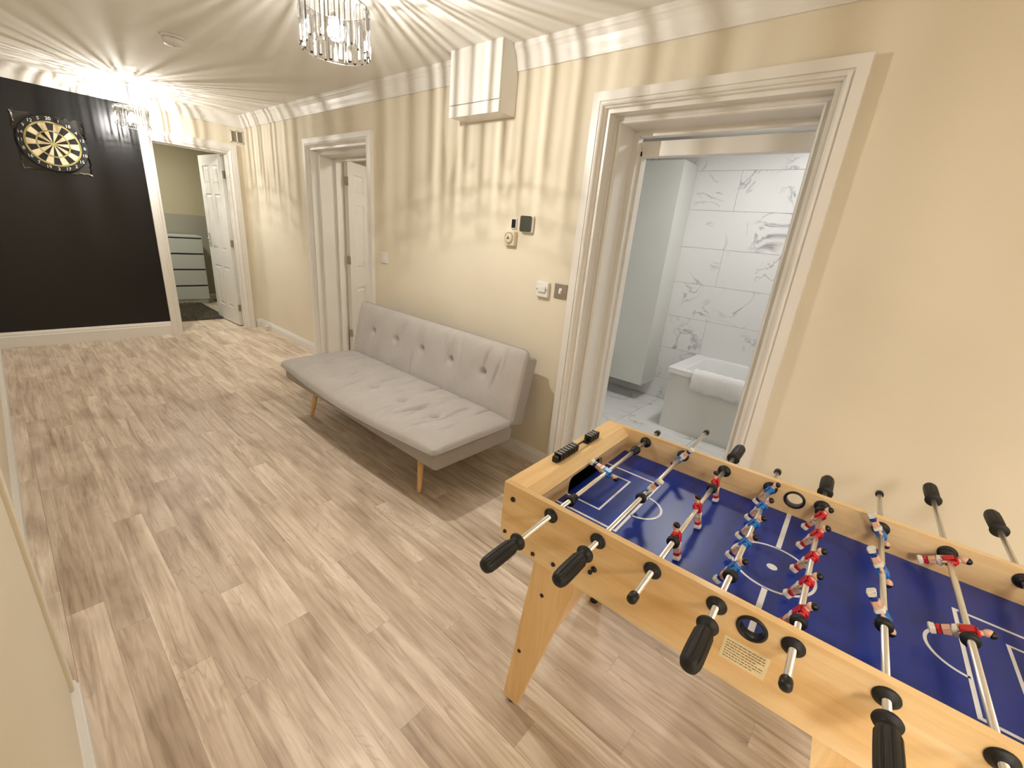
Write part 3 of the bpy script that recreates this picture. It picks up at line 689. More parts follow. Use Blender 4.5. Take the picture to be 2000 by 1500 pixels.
bm_prism(b, [(-0.012, -0.004), (0.012, -0.004), (0.0, 0.016)], 0, -0.0405, -0.0385); obj('pointer', b, mat('dial_marking', (110, 96, 78), 0.6), t)
t = plate('wall_sensor', 'small wall sensor with a black face above the dial thermostat', 'sensor', 1.834, 1.484, 0.040, 0.062, 0.010, WHITE, 0.004)
b = NB(); bm_box(b, -0.013, -0.009, -0.015, 0.015, -0.024, 0.024, bevel=0.001); obj('face', b, BLACK, t)
t = thing('door_stop', 'small white door stop on the skirting in the far corner', 'door stop', (-0.018, 5.76, 0.055))
b = NB(); bm_box(b, -0.012, 0, -0.03, 0.03, -0.02, 0.03, bevel=0.003); obj('bracket', b, WHITE, t)
b = NB(); bm_cyl(b, (-0.012, 0, 0.005), (-0.055, 0, 0.005), 0.011, 0.013, 14); bm_cyl(b, (-0.045, 0, 0.005), (-0.045, 0, -0.054), 0.008, 0.008, 12); obj('buffer', b, WHITE, t)

# ---- dartboard with its square surround
t = thing('dartboard', 'dartboard on a square black surround on the black wall', 'dartboard', (-1.585, YF, 1.815))
SQ = 0.222
b = NB(); bm_box(b, -SQ, SQ, -0.024, 0, -SQ, SQ, bevel=0.003); sur = obj('surround', b, mat('surround_black', (46,44,40), 0.5), t)
GLINT = mat('surround_edge_foil', (120,112,100), 0.3, 0.6)
for (ax, sg) in (('x', 1), ('x', -1), ('z', 1), ('z', -1)):
    b = NB(); n = 26; rows = []
    for i in range(n+1):
        s = -SQ + 2*SQ*i/n; q = SQ + random.uniform(-0.006, 0.007); w = random.uniform(0.005, 0.011)
        if ax == 'x': P = [(sg*(q-w), -0.026, s), (sg*(q+0.002), -0.030-random.uniform(0,0.006), s), (sg*(q+0.004), -0.012, s)]
        else: P = [(s, -0.026, sg*(q-w)), (s, -0.030-random.uniform(0,0.006), sg*(q+0.002)), (s, -0.012, sg*(q+0.004))]
        rows.append([b.verts.new(p) for p in P])
    for i in range(n):
        for k in range(3): b.faces.new((rows[i][k], rows[i][(k+1)%3], rows[i+1][(k+1)%3], rows[i+1][k]))
    b.faces.new(rows[0]); b.faces.new(list(reversed(rows[-1])))
    obj('edging', b, GLINT if ax == 'z' or sg < 0 else BLACK, sur)
def MY(y): return Matrix.Translation((0, y, 0)) @ Matrix.Rotation(PI/2, 4, 'X')     # lathe axis -> -y
b = NB(); bm_lathe(b, [(0.226, 0.024), (0.226, 0.052), (0.220, 0.058)], MY(0), 64); board = obj('board', b, BLACKG, t)
CREAMS = mat('dart_cream', (236, 216, 180), 0.7); BLK = mat('dart_black', (18,18,17), 0.7); DRED = mat('dart_ring_red', (186,166,92), 0.6); DGRN = mat('dart_ring_green', (150,160,84), 0.6)
def sector(r0, r1, a0, a1, y, n=4):
    b = NB(); A = []; B2 = []
    for k in range(n+1):
        a = a0+(a1-a0)*k/n; A.append((r0*math.sin(a), r0*math.cos(a))); B2.append((r1*math.sin(a), r1*math.cos(a)))
    pts = A + list(reversed(B2)) if r0 > 1e-6 else [A[0]] + list(reversed(B2))
    bm_prism(b, pts, 1, y-0.0012, y); return b
for k in range(20):
    a0 = (k-0.5)*PI/10; a1 = (k+0.5)*PI/10; dk = k % 2 == 0
    obj('segment', sector(0.017, 0.099, a0, a1, -0.058), BLK if dk else CREAMS, board)
    obj('segment', sector(0.108, 0.168, a0, a1, -0.058), BLK if dk else CREAMS, board)
    obj('treble_bed', sector(0.099, 0.108, a0, a1, -0.058), DRED if dk else DGRN, board)
    obj('double_bed', sector(0.168, 0.179, a0, a1, -0.058), DRED if dk else DGRN, board)
b = NB(); bm_lathe(b, [(0.017, 0.058), (0.017, 0.0592)], MY(0), 24); obj('outer_bull', b, DGRN, board)
b = NB(); bm_lathe(b, [(0.007, 0.0592), (0.007, 0.0600)], MY(0), 16); obj('bullseye', b, DRED, board)
WIRE = mat('dart_wire', (206,196,150), 0.35, 0.7)
b = NB()
for r in (0.017, 0.099, 0.108, 0.168, 0.179): bm_torus(b, (0, -0.0595, 0), (0,1,0), r, 0.0011, 64, 5)
for k in range(20):
    a = (k+0.5)*PI/10; bm_cyl(b, (0.017*math.sin(a), -0.0595, 0.017*math.cos(a)), (0.179*math.sin(a), -0.0595, 0.179*math.cos(a)), 0.0008, seg=5)
obj('wire_spider', b, WIRE, board)
NUMW = mat('dart_number_white', (235,232,224), 0.5)
for k, num in enumerate((20,1,18,4,13,6,10,15,2,17,3,19,7,16,8,11,14,9,12,5)):
    cu = bpy.data.curves.new('number', 'FONT'); cu.body = str(num); cu.size = 0.036; cu.align_x = 'CENTER'; cu.align_y = 'CENTER'; cu.extrude = 0.0006; cu.materials.append(NUMW)
    tmp = bpy.data.objects.new('tmp', cu); C.objects.link(tmp); bpy.context.view_layer.update()
    nm = bpy.data.meshes.new_from_object(tmp.evaluated_get(bpy.context.evaluated_depsgraph_get())); bpy.data.objects.remove(tmp)
    o = bpy.data.objects.new('number', nm); C.objects.link(o); o.parent = board
    a = k*PI/10; o.location = (0.202*math.sin(a), -0.0590, 0.202*math.cos(a)); o.rotation_euler = (PI/2, 0, 0)

# ------------------------------------------------------------------ crystal pendants
def crystal_mesh(w, d, h):
    """long prism: three front facets (two bevels and a centre) and two back facets"""
    b = NB(); pts = [(-w/2, 0), (-w*0.20, -d), (w*0.20, -d), (w/2, 0), (w*0.12, d*0.7), (-w*0.12, d*0.7)]
    mt = [1, 0, 1, 0, 0, 0]
    n = len(pts); zs = [(-h/2, 0.55), (-h/2+0.008, 1.0), (h/2-0.008, 1.0), (h/2, 0.55)]
    rows = [[b.verts.new((p[0]*s, p[1]*s, z)) for p in pts] for z, s in zs]
    for i in range(3):
        for k in range(n): b.faces.new((rows[i][k], rows[i][(k+1)%n], rows[i+1][(k+1)%n], rows[i+1][k])).material_index = mt[k]
    b.faces.new(rows[0]); b.faces.new(rows[-1]); finish(b)
    me = bpy.data.meshes.new('crystal_bar'); b.to_mesh(me); b.free(); me.materials.append(CRYSTAL); me.materials.append(CRYSTAL2); return me
def pendant(label, x, y, ztop, R, H, seed):
    rnd = random.Random(seed)
    t = thing('pendant_light', label, 'pendant light', (x, y, ZC), group='crystal pendant lights')
    zt = ztop - ZC; zb = zt - H
    b = NB(); bm_lathe(b, [(0.016, 0), (0.016, -0.004), (0.010, -0.014), (0.005, -0.026)], None, 28); obj('ceiling_rose', b, WHITE, t)
    b = NB(); bm_cyl(b, (0,0,-0.022), (0,0,zt+0.02), 0.0028, seg=10); obj('cord', b, mat('pendant_cord', (120,112,100), 0.4, 0.5), t)
    b = NB(); bm_lathe(b, [(0.008, zt+0.022), (0.020, zt+0.014), (0.018, zb+0.130), (0.016, zb+0.120)], None, 24); obj('lamp_holder', b, CHROME, t)
    b = NB(); bm_torus(b, (0,0,zt), (0,0,1), R, 0.0035, 56, 8)
    for k in range(3):
        a = 2*PI*k/3; bm_cyl(b, (0.018*math.cos(a), 0.018*math.sin(a), zt+0.010), (R*math.cos(a), R*math.sin(a), zt), 0.002, seg=8)
    obj('top_ring', b, CHROME, t)
    b = NB(); ring = [b.verts.new(((R-0.004)*math.cos(2*PI*k/48), (R-0.004)*math.sin(2*PI*k/48), zt-0.001)) for k in range(48)]; hole = [b.verts.new((0.021*math.cos(2*PI*k/48), 0.021*math.sin(2*PI*k/48), zt-0.001)) for k in range(48)]
    for k in range(48): b.faces.new((ring[k], ring[(k+1)%48], hole[(k+1)%48], hole[k]))
    obj('dimming_disc', b, DIM_DISC, t)  # added across the shade top to cut the glare on the ceiling
    b = NB(); bm_torus(b, (0,0,zb+0.004), (0,0,1), R, 0.0011, 56, 6); obj('bottom_ring', b, CHROME, t)
    N = 40; me = crystal_mesh(0.0168, 0.0060, H-0.020)
    for k in range(N):
        a = 2*PI*(k + rnd.uniform(-0.12, 0.12))/N
        inst('crystal_bar', me, t, (R*math.cos(a), R*math.sin(a), (zt+zb)/2 + (-0.007 if k % 2 else 0.005) + rnd.uniform(-0.003, 0.003)), (0, 0, a+PI/2+rnd.uniform(-0.35, 0.35)))
    zl = zb + 0.075
    b = NB(); bm_lathe(b, [(0.012, zb+0.119), (0.014, zl+0.036), (0.026, zl+0.016), (0.030, zl), (0.026, zl-0.016), (0.014, zl-0.027), (0.003, zl-0.030)], None, 24); obj('bulb', b, BULB, t)
    for dz in (-0.022, 0.0, 0.022):        # the tall filament of the bulb
        l = bpy.data.lights.new('bulb_light', 'POINT'); l.energy = BULB_POWER/3; l.color = BULB_COLOR; l.shadow_soft_size = 0.0035
        o = bpy.data.objects.new('bulb_light', l); C.objects.link(o); o.parent = t; o.location = (0, 0, zl+dz)
pendant('crystal drum pendant light hanging nearest the viewer', -1.05, 1.945, 2.205, 0.128, 0.165, 3)
pendant('small-looking crystal drum pendant light hanging in front of the black wall', -1.053, 5.655, 2.195, 0.122, 0.160, 5)

# ------------------------------------------------------------------ sofa
sofa = thing('sofa_bed', 'grey fabric click-clack sofa bed with buttoned back against the long wall', 'sofa', (-0.5, 2.37, 0))
SL = 0.90
b = NB(); bm_box(b, -0.350, 0.245, -SL+0.016, SL-0.016, 0.240, 0.346, bevel=0.028, seg=4); o = obj('seat_base', b, FABRIC2, sofa, smooth=True)
def cushion(name, L, Wd, thick, place, btn_v, bulge, sag, seed, wrinkle):
    """pad: u along the length, v across (0 = free edge, 1 = inner edge); place(u_metres, v_metres, n) -> local point"""
    rnd = random.Random(seed); nu, nv = 300, 104
    btn = [(0.5*L + s, btn_v) for s in (-0.610, -0.305, 0.0, 0.305, 0.610)]
    wr = [(rnd.uniform(0.05, 0.95)*L, rnd.uniform(0.15, 0.85)*Wd, rnd.uniform(-0.5, 0.5), rnd.uniform(0.05, 0.12), rnd.uniform(0.006, 0.012), rnd.uniform(0.4, 1.0)) for _ in range(wrinkle)]
    def top(u, v):
        eu = max(0.0, 1-abs(2*u/L-1)**10); ev = max(0.0, 1-abs(2*v/Wd-1)**5)
        h = thick*(0.28 + 0.72*(eu*ev)**0.5)
        for (bu, bv) in btn:
            r2 = (u-bu)**2 + (v-bv)**2; h -= thick*0.50*math.exp(-r2/(2*0.016**2)) + thick*0.17*math.exp(-r2/(2*0.06**2))
            # soft vertical pull lines above and below each button
            h -= thick*0.07*math.exp(-((u-bu)/0.008)**2)*math.exp(-((v-bv)/0.13)**2)
        for (wu, wv, ang, ln, wd, am) in wr:
            du, dv = u-wu, v-wv; a = du*math.cos(ang)+dv*math.sin(ang)*0.4; c = -du*math.sin(ang)+dv*math.cos(ang)
            h -= thick*0.24*am*math.exp(-(a/wd)**2 - (c/ln)**2)
        return h
    b = NB(); T = []; B2 = []
    for i in range(nu+1):
        u = L*i/nu; rt = []; rb = []; su = math.sin(PI*i/nu)
        for j in range(nv+1):
            v = Wd*j/nv; f = (1-j/nv)
            vv = v - bulge*su*f*f
            ds = -sag*su*f**3
            edge = i in (0, nu) or j in (0, nv)
            h = thick*0.16 if edge else top(u, v)
            # rounded plan corners
            cu = min(u, L-u); cv = min(v, Wd-v); k = 0.0
            if cu < 0.05 and cv < 0.05:
                k = max(0.0, math.hypot(0.05-cu, 0.05-cv)-0.05)
            uu = u + (k if u < L/2 else -k)*0.6; vv2 = vv + (k if v < Wd/2 else -k)*0.6
            rt.append(b.verts.new(place(uu, vv2, h+ds))); rb.append(b.verts.new(place(uu, vv2, (0.0 if not edge else thick*0.10)+ds)))
        T.append(rt); B2.append(rb)
    for i in range(nu):
        for j in range(nv):
            f = b.faces.new((T[i][j], T[i+1][j], T[i+1][j+1], T[i][j+1])); f.smooth = True
            f = b.faces.new((B2[i][j], B2[i][j+1], B2[i+1][j+1], B2[i+1][j])); f.smooth = True
    per = [(i, 0) for i in range(nu)] + [(nu, j) for j in range(nv)] + [(i, nv) for i in range(nu, 0, -1)] + [(0, j) for j in range(nv, 0, -1)]
    for q in range(len(per)):
        (i, j), (k, l) = per[q], per[(q+1) % len(per)]
        f = b.faces.new((T[i][j], B2[i][j], B2[k][l], T[k][l])); f.smooth = True
    edge_pts = [(T[i][j].co + B2[i][j].co)/2 for (i, j) in per]
    o = obj(name, b, FABRIC, sofa)
    # welt along the edge
    w = NB(); loop = [p for p in edge_pts]
    nl = len(loop); rg = []
    for q in range(nl):
        tn = (loop[(q+1) % nl] - loop[q-1]).normalized(); n1 = (place(0.5, 0.2, 1.0) - place(0.5, 0.2, 0.0)).normalized(); n2 = tn.cross(n1).normalized()
        rg.append([w.verts.new(loop[q] + (n1*math.cos(2*PI*k/6) + n2*math.sin(2*PI*k/6))*0.0042) for k in range(6)])
    for q in range(nl):
        for k in range(6): w.faces.new((rg[q][k], rg[(q+1)%nl][k], rg[(q+1)%nl][(k+1)%6], rg[q][(k+1)%6])).smooth = True
    obj('piping', w, FABRIC2, o)
    for (bu, bv) in btn:
        p = place(bu, bv - bulge*math.sin(PI*bu/L)*(1-bv/Wd)**2, top(bu, bv)); n = place(bu, bv, 1.0)-place(bu, bv, 0.0)
        m = NB(); bm_lathe(m, [(0.011, -0.002), (0.010, 0.003), (0.006, 0.006), (0.001, 0.0068)], axis_matrix(p, n), 14); obj('button', m, FABRIC, o)
    return o
# seat pad: front edge at local x = -0.375, inner edge at x = +0.225
cushion('seat_cushion', 2*SL, 0.60, 0.078, lambda u, v, n: Vector((-0.378+v, -SL+u, 0.348+n)), 0.25, 0.030, 0.026, 11, 60)
bt = Vector((0.212, 0, 0.977)).normalized(); bn = Vector((-bt.z, 0, bt.x))
borg = Vector((0.235, 0, 0.335))
cushion('back_cushion', 2*SL-0.01, 0.465, 0.075, lambda u, v, n: borg + Vector((0, -SL+0.005+u, 0)) + bt*(0.465-v) + bn*n, 0.205, 0.0, 0.0, 23, 14)
b = NB(); bm_box(b, -0.100, 0.0, -SL+0.015, SL-0.015, 0.0, 0.425, bevel=0.018, seg=3)
Mb = Matrix(((bn.x, 0, bt.x, borg.x), (0, 1, 0, 0), (bn.z, 0, bt.z, borg.z), (0, 0, 0, 1)))
for v in b.verts: v.co = Mb @ v.co
obj('back_frame', b, FABRIC2, sofa, smooth=True)
for (x, y, dx, dy) in ((-0.240, -0.63, -0.045, -0.045), (-0.240, 0.61, -0.033, 0.036), (0.14, -0.36, 0.0, -0.02), (0.14, 0.36, 0.0, 0.02)):
    b = NB(); bm_lathe(b, [(0.012, 0), (0.0125, 0.004), (0.021, (Vector((dx,dy,-0.25))).length)], axis_matrix((x+dx, y+dy, 0), (-dx, -dy, 0.25)), 18)
    obj('leg', b, LEGWOOD, sofa)
b = NB(); bm_box(b, 0.20, 0.24, -0.8, 0.8, 0.29, 0.35); obj('hinge_rail', b, DARK, sofa)

# ------------------------------------------------------------------ football table
TAB = thing('football_table', 'oak-effect table football game with blue pitch and steel rods', 'football table', (-0.9754, 0.0345, 0), 0.0408)
HW, HL, H, RZd, ZFd, ZBd, SP = 0.313, 0.622, 0.793, 0.765, 0.704, 0.603, 0.1332
TH_ = 0.018
rod_b = [SP*(3.5-i) for i in range(8)]
def side_panel(name, sgn):
    out = [(-HL, ZBd), (HL-0.028, ZBd), (HL, ZBd+0.03), (HL, H), (-HL, H)] if sgn < 0 else [(-HL, ZBd), (HL, ZBd), (HL, H), (-HL, H)]
    holes = [circle_pts(bb, RZd, 0.009, 16) for bb in rod_b] + [circle_pts(0.0, 0.755, 0.0215, 32)]
    me = bm_plate_holes(out, holes, TH_)
    # local XY -> table (y, z)
    M = Matrix(((0,0,1, sgn*(HW-TH_/2)), (1,0,0,0), (0,1,0,0), (0,0,0,1))); me.transform(M); me.update()
    return obj(name, me, OAK, TAB)
front = side_panel('front_panel', -1); back = side_panel('back_panel', 1)
# ends: outer board, flat top rail, sloping inner face with goal mouth
for s in (1, -1):
    b = NB(); yo = s*HL; y1 = s*(HL-0.018); bm_box(b, -HW+TH_, HW-TH_, min(yo, y1), max(yo, y1), ZBd, H); e = obj('end_panel', b, OAKX, TAB)
    b = NB(); ys = [s*(HL-0.018), s*(HL-0.062)]; bm_box(b, -HW+TH_, HW-TH_, min(ys), max(ys), H-0.016, H); obj('top_rail', b, OAKX, e)
    b = NB(); pts = [(s*(HL-0.062), H), (s*(HL-0.062), H-0.016), (s*(HL-0.085), H-0.036), (s*(HL-0.090), H-0.026)]
    bm_prism(b, pts, 0, -HW+TH_, HW-TH_); obj('sloping_rail', b, OAKX, e)
    # goal wall with rounded opening
    gw = 0.105; top = 0.752; r = 0.02
    hole = [(-gw, ZFd-0.02), (gw, ZFd-0.02)] + [(gw-r+r*math.cos(a), top-r+r*math.sin(a)) for a in (0, PI/8, PI/4, 3*PI/8, PI/2)] + [(-gw+r+r*math.cos(a), top-r+r*math.sin(a)) for a in (PI/2, 5*PI/8, 3*PI/4, 7*PI/8, PI)]
    out = [(-HW+TH_, ZFd-0.03), (HW-TH_, ZFd-0.03), (HW-TH_, H-0.034), (-HW+TH_, H-0.034)]
    me = bm_plate_holes(out, [hole], 0.010); M = Matrix(((1,0,0,0), (0,0,1, s*(HL-0.080)), (0,1,0,0), (0,0,0,1))); me.transform(M); me.update()
    obj('goal_wall', me, OAKX, e)
    b = NB(); ys = [s*(HL-0.020), s*(HL-0.075)]
    bm_box(b, -gw-0.01, gw+0.01, min(ys), max(ys), ZFd-0.03, ZFd-0.02); bm_box(b, -gw-0.01, gw+0.01, min(s*(HL-0.020), s*(HL-0.024)), max(s*(HL-0.020), s*(HL-0.024)), ZFd-0.03, H-0.02)
    bm_box(b, -gw-0.012, -gw-0.008, min(ys), max(ys), ZFd-0.03, H-0.04); bm_box(b, gw+0.008, gw+0.012, min(ys), max(ys), ZFd-0.03, H-0.04); bm_box(b, -gw-0.01, gw+0.01, min(ys), max(ys), top+0.004, top+0.008)
    obj('goal_box', b, BLACK, e)
b = NB(); bm_box(b, -HW+TH_, HW-TH_, -HL+0.085, HL-0.085, ZFd-0.006, ZFd); field = obj('playfield', b, BLUE, TAB)
b = NB(); bm_box(b, -HW+TH_, HW-TH_, -HL+0.018, HL-0.018, ZBd+0.03, ZBd+0.04); obj('bottom_board', b, OAK, TAB)
# pitch markings, thin printed pieces
ZM = ZFd + 0.0004
def mark(name, rects=(), arcs=()):
    b = NB()
    for (x0, x1, y0, y1) in rects: b.faces.new([b.verts.new(p) for p in ((x0,y0,ZM),(x1,y0,ZM),(x1,y1,ZM),(x0,y1,ZM))])
    for (cx, cy, r, a0, a1, w, n) in arcs:
        va = [b.verts.new((cx+(r-w/2)*math.cos(a0+(a1-a0)*k/n), cy+(r-w/2)*math.sin(a0+(a1-a0)*k/n), ZM)) for k in range(n+1)]
        vb = [b.verts.new((cx+(r+w/2)*math.cos(a0+(a1-a0)*k/n), cy+(r+w/2)*math.sin(a0+(a1-a0)*k/n), ZM)) for k in range(n+1)]
        for k in range(n): b.faces.new((va[k], va[k+1], vb[k+1], vb[k]))
    o = obj(name, b, LINEW, field)
    return o
lw = 0.0065; CXm = -0.008; GY = HL-0.085
mark('halfway_line', [(-HW+TH_, CXm-0.092, -0.006, 0.006)]); mark('halfway_line', [(CXm+0.092, HW-TH_, -0.006, 0.006)])
mark('centre_circle', arcs=[(CXm, 0, 0.092, 0, 2*PI, lw, 72)]); mark('centre_spot', arcs=[(CXm, 0, 0.006, 0, 2*PI, 0.012, 24)])
for s in (1, -1):
    for (hw_, dep, w) in ((0.105, 0.110, lw), (0.160, 0.188, lw*1.2)):
        yb = s*(GY-dep)
        mark('box_line', [(CXm-hw_-w/2, CXm+hw_+w/2, yb-w/2, yb+w/2)])
        for sx in (-1, 1): mark('box_line', [(CXm+sx*hw_-w/2, CXm+sx*hw_+w/2, min(yb+s*w/2, s*GY), max(yb+s*w/2, s*GY))])
    yb = s*(GY-0.188); mark('penalty_arc', arcs=[(CXm, yb, 0.062, PI if s > 0 else 0, 2*PI if s > 0 else PI, lw, 30)])
# bushings
bb_me = None
b = NB(); bm_lathe(b, [(0.0195, 0.0), (0.0195, 0.0025), (0.016, 0.005), (0.0105, 0.007), (0.0105, 0.010), (0.0068, 0.010), (0.0068, -0.004), (0.0195, -0.0)], None, 24, cap=False); finish(b)
bush = bpy.data.meshes.new('bushing'); b.to_mesh(bush); b.free(); bush.materials.append(BLACKG)
for bb in rod_b:
    inst('bushing', bush, TAB, (-HW, bb, RZd), (0, -PI/2, 0)); inst('bushing', bush, TAB, (HW-TH_, bb, RZd), (0, -PI/2, 0)); inst('bushing', bush, TAB, (HW, bb, RZd), (0, PI/2, 0))
for sx in (-HW, HW-TH_):
    b = NB(); M = axis_matrix((sx, 0, 0.755), (-1, 0, 0))
    bm_lathe(b, [(0.0275, 0), (0.0275, 0.002), (0.025, 0.004), (0.0215, 0.004), (0.0205, 0.0), (0.0205, -0.018), (0.0215, -0.018), (0.0215, -0.0001), (0.0275, 0)], M, 36, cap=False); obj('ball_entry_ring', b, BLACK, TAB)
# players
def player(shirt, sock):
    b = NB(); mats = [shirt, SKIN, PWHITE, sock, HAIR]
    def taper(z0, z1, wx0, wy0, wx1, wy1, mt, cy0=0.0, cy1=0.0, bev=0.0018):
        vs0 = [b.verts.new(p) for p in ((-wx0, cy0-wy0, z0), (wx0, cy0-wy0, z0), (wx0, cy0+wy0, z0), (-wx0, cy0+wy0, z0))]
        vs1 = [b.verts.new(p) for p in ((-wx1, cy1-wy1, z1), (wx1, cy1-wy1, z1), (wx1, cy1+wy1, z1), (-wx1, cy1+wy1, z1))]
        fs = [b.faces.new(list(reversed(vs0))), b.faces.new(vs1)] + [b.faces.new((vs0[i], vs0[(i+1)%4], vs1[(i+1)%4], vs1[i])) for i in range(4)]
        for f in fs: f.material_index = mt
        r = bmesh.ops.bevel(b, geom=list({e for f in fs for e in f.edges}), offset=bev, segments=2, affect='EDGES')
        for f in r['faces']: f.material_index = mt; f.smooth = True
    taper(-0.014, 0.014, 0.0115, 0.0095, 0.0130, 0.0105, 0, bev=0.004)            # shirt
    taper(0.012, 0.017, 0.0125, 0.0085, 0.0060, 0.0060, 0, bev=0.002)
    for s in (-1, 1):                                                            # arms held to the sides
        M = Matrix.Rotation(s*0.10, 3, 'Y'); bm_ellipsoid(b, (s*0.0135, 0.001, 0.004), 0.0045, 0.0055, 0.0100, 0, None, 10, 6)
        bm_ellipsoid(b, (s*0.0140, 0.003, -0.009), 0.0032, 0.0042, 0.0075, 1, None, 8, 6)
    bm_cyl(b, (0,0,0.014), (0,0,0.022), 0.0052, 0.0048, 10, 1)
    bm_ellipsoid(b, (0, 0.0006, 0.0285), 0.0072, 0.0080, 0.0095, 1, None, 14, 10)  # head
    bm_ellipsoid(b, (0, -0.0016, 0.0325), 0.0080, 0.0084, 0.0080, 4, None, 14, 8)  # hair
    taper(-0.024, -0.012, 0.0108, 0.0085, 0.0116, 0.0095, 2, bev=0.0025)           # shorts
    for s in (-1, 1): pass
    taper(-0.040, -0.022, 0.0088, 0.0068, 0.0105, 0.0080, 1, bev=0.0025)           # legs
    taper(-0.047, -0.038, 0.0090, 0.0072, 0.0092, 0.0072, 3, bev=0.0020)           # socks
    taper(-0.0585, -0.046, 0.0098, 0.0088, 0.0090, 0.0072, 2, 0.0015, 0.0, 0.0022) # boots
    finish(b); me = bpy.data.meshes.new('player'); b.to_mesh(me); b.free()
    for m in mats: me.materials.append(m)
    return me
RED = player(PRED, PRED); BLU = player(PBLUE, SOCKB)
# handles: ribbed grip along +Z starting at the flange
def rib(a, h): return 1.0 - (0.17*max(0.0, math.cos(9*a))**4 if h > 0.024 and h < 0.108 else 0.0)
b = NB(); bm_lathe(b, [(0.0070, 0), (0.0195, 0.0), (0.0205, 0.003), (0.0195, 0.006), (0.0125, 0.009), (0.0120, 0.016), (0.0150, 0.021), (0.0180, 0.030), (0.0185, 0.060), (0.0185, 0.090), (0.0178, 0.104), (0.0150, 0.113), (0.008, 0.118), (0.001, 0.119)], None, 90, rib=rib); finish(b)
grip = bpy.data.meshes.new('handle'); b.to_mesh(grip); b.free(); grip.materials.append(BLACKG)
b = NB(); bm_lathe(b, [(0.0095, 0), (0.0105, 0.004), (0.0105, 0.016), (0.0090, 0.020), (0.004, 0.0215)], None, 20); finish(b)
capm = bpy.data.meshes.new('end_cap'); b.to_mesh(capm); b.free(); capm.materials.append(BLACK)
b = NB(); bm_lathe(b, [(0.0068, -0.007), (0.0135, -0.007), (0.0150, -0.004), (0.0150, 0.004), (0.0135, 0.007), (0.0068, 0.007)], None, 24); finish(b)
bumper = bpy.data.meshes.new('bumper'); b.to_mesh(bumper); b.free(); bumper.materials.append(BLACKG)
b = NB(); bm_lathe(b, [(0.0068, -0.016), (0.0105, -0.016), (0.0125, 0.004), (0.0150, 0.006), (0.0150, 0.016), (0.0068, 0.016)], None, 24); finish(b)
longbumper = bpy.data.meshes.new('bumper'); b.to_mesh(longbumper); b.free(); longbumper.materials.append(BLACKG)
RODS = [
 # front end, back end, front handle?, team, players (positions), leg angle, bumpers
 (-0.448, 0.395, True,  'b', [-0.008], 104, [], [(0.196, 0), (-0.212, 1)]),
 (-0.372, 0.560, True,  'b', [0.262, -0.016], -149, [-0.062, 0.288], []),
 (-0.405, 0.412, False, 'r', [0.190, 0.009, -0.160], -14, [0.150, -0.184], []),
 (-0.375, 0.420, True,  'b', [0.270, 0.157, 0.045, -0.059, -0.172], 26, [-0.204, 0.288], []),
 (-0.395, 0.396, False, 'r', [0.232, 0.123, 0.006, -0.102, -0.211], 26, [-0.240, 0.262], []),
 (-0.362, 0.520, True,  'b', [0.261, 0.077, -0.099], 142, [-0.124], []),
 (-0.360, 0.619, False, 'r', [0.258, -0.018], 60, [-0.043, 0.284], []),
 (-0.345, 0.550, False, 'r', [0.0], 5, [0.20, -0.20], []),
]
for (af, ab, ff, team, men, ang, bumps, lb), bb in zip(RODS, rod_b):
    b = NB(); bm_cyl(b, (af-0.02, 0, 0), (ab+0.02, 0, 0), 0.0064, seg=20)
    rod = obj('rod', b, RODM, TAB); rod.location = (0, bb, RZd); rod['label'] = 'steel rod carrying %s players' % ('blue' if team == 'b' else 'red')
    if ff: inst('handle', grip, rod, (af, 0, 0), (0, -PI/2, 0)); inst('end_cap', capm, rod, (ab, 0, 0), (0, PI/2, 0))
    else: inst('handle', grip, rod, (ab, 0, 0), (0, PI/2, 0)); inst('end_cap', capm, rod, (af, 0, 0), (0, -PI/2, 0))
    for a in men: inst('player', BLU if team == 'b' else RED, rod, (a, 0, 0), (math.radians(ang), 0, 0))
    for a in bumps: inst('bumper', bumper, rod, (a, 0, 0), (0, PI/2, 0))
    for a, flip in lb: inst('bumper', longbumper, rod, (a, 0, 0), (0, -PI/2 if flip else PI/2, 0))
# score counters on the far rail
sc = NB(); bm_box(sc, -0.118, -0.004, HL-0.047, HL-0.025, H, H+0.008, bevel=0.002); bm_box(sc, 0.058, 0.132, HL-0.047, HL-0.025, H, H+0.008, bevel=0.002)
bm_cyl(sc, (-0.118, HL-0.036, H+0.014), (0.132, HL-0.036, H+0.014), 0.003, seg=10); bm_box(sc, -0.126, -0.116, HL-0.046, HL-0.026, H, H+0.020, bevel=0.003); bm_box(sc, 0.130, 0.138, HL-0.046, HL-0.026, H, H+0.020, bevel=0.003)
score = obj('score_counter', sc, BLACK, TAB)
for k in range(7):
    b = NB(); bm_box(b, -0.0065, 0.0065, -0.013, 0.013, -0.009, 0.011, bevel=0.002); bm_box(b, -0.0040, 0.0040, -0.0085, 0.0085, 0.011, 0.0116, mat=1); o = obj('counter_bead', b, [BLACK, mat('counter_digit_grey', (150,146,138), 0.5) if k == 0 else bpy.data.materials['counter_digit_grey']], score); o.location = (-0.105+0.0155*k, HL-0.036, H+0.014)
for k in range(4):
    b = NB(); bm_box(b, -0.0065, 0.0065, -0.013, 0.013, -0.009, 0.011, bevel=0.002); bm_box(b, -0.0040, 0.0040, -0.0085, 0.0085, 0.011, 0.0116, mat=1); o = obj('counter_bead', b, [BLACK, bpy.data.materials['counter_digit_grey']], score); o.location = (0.078+0.0155*k, HL-0.036, H+0.014)
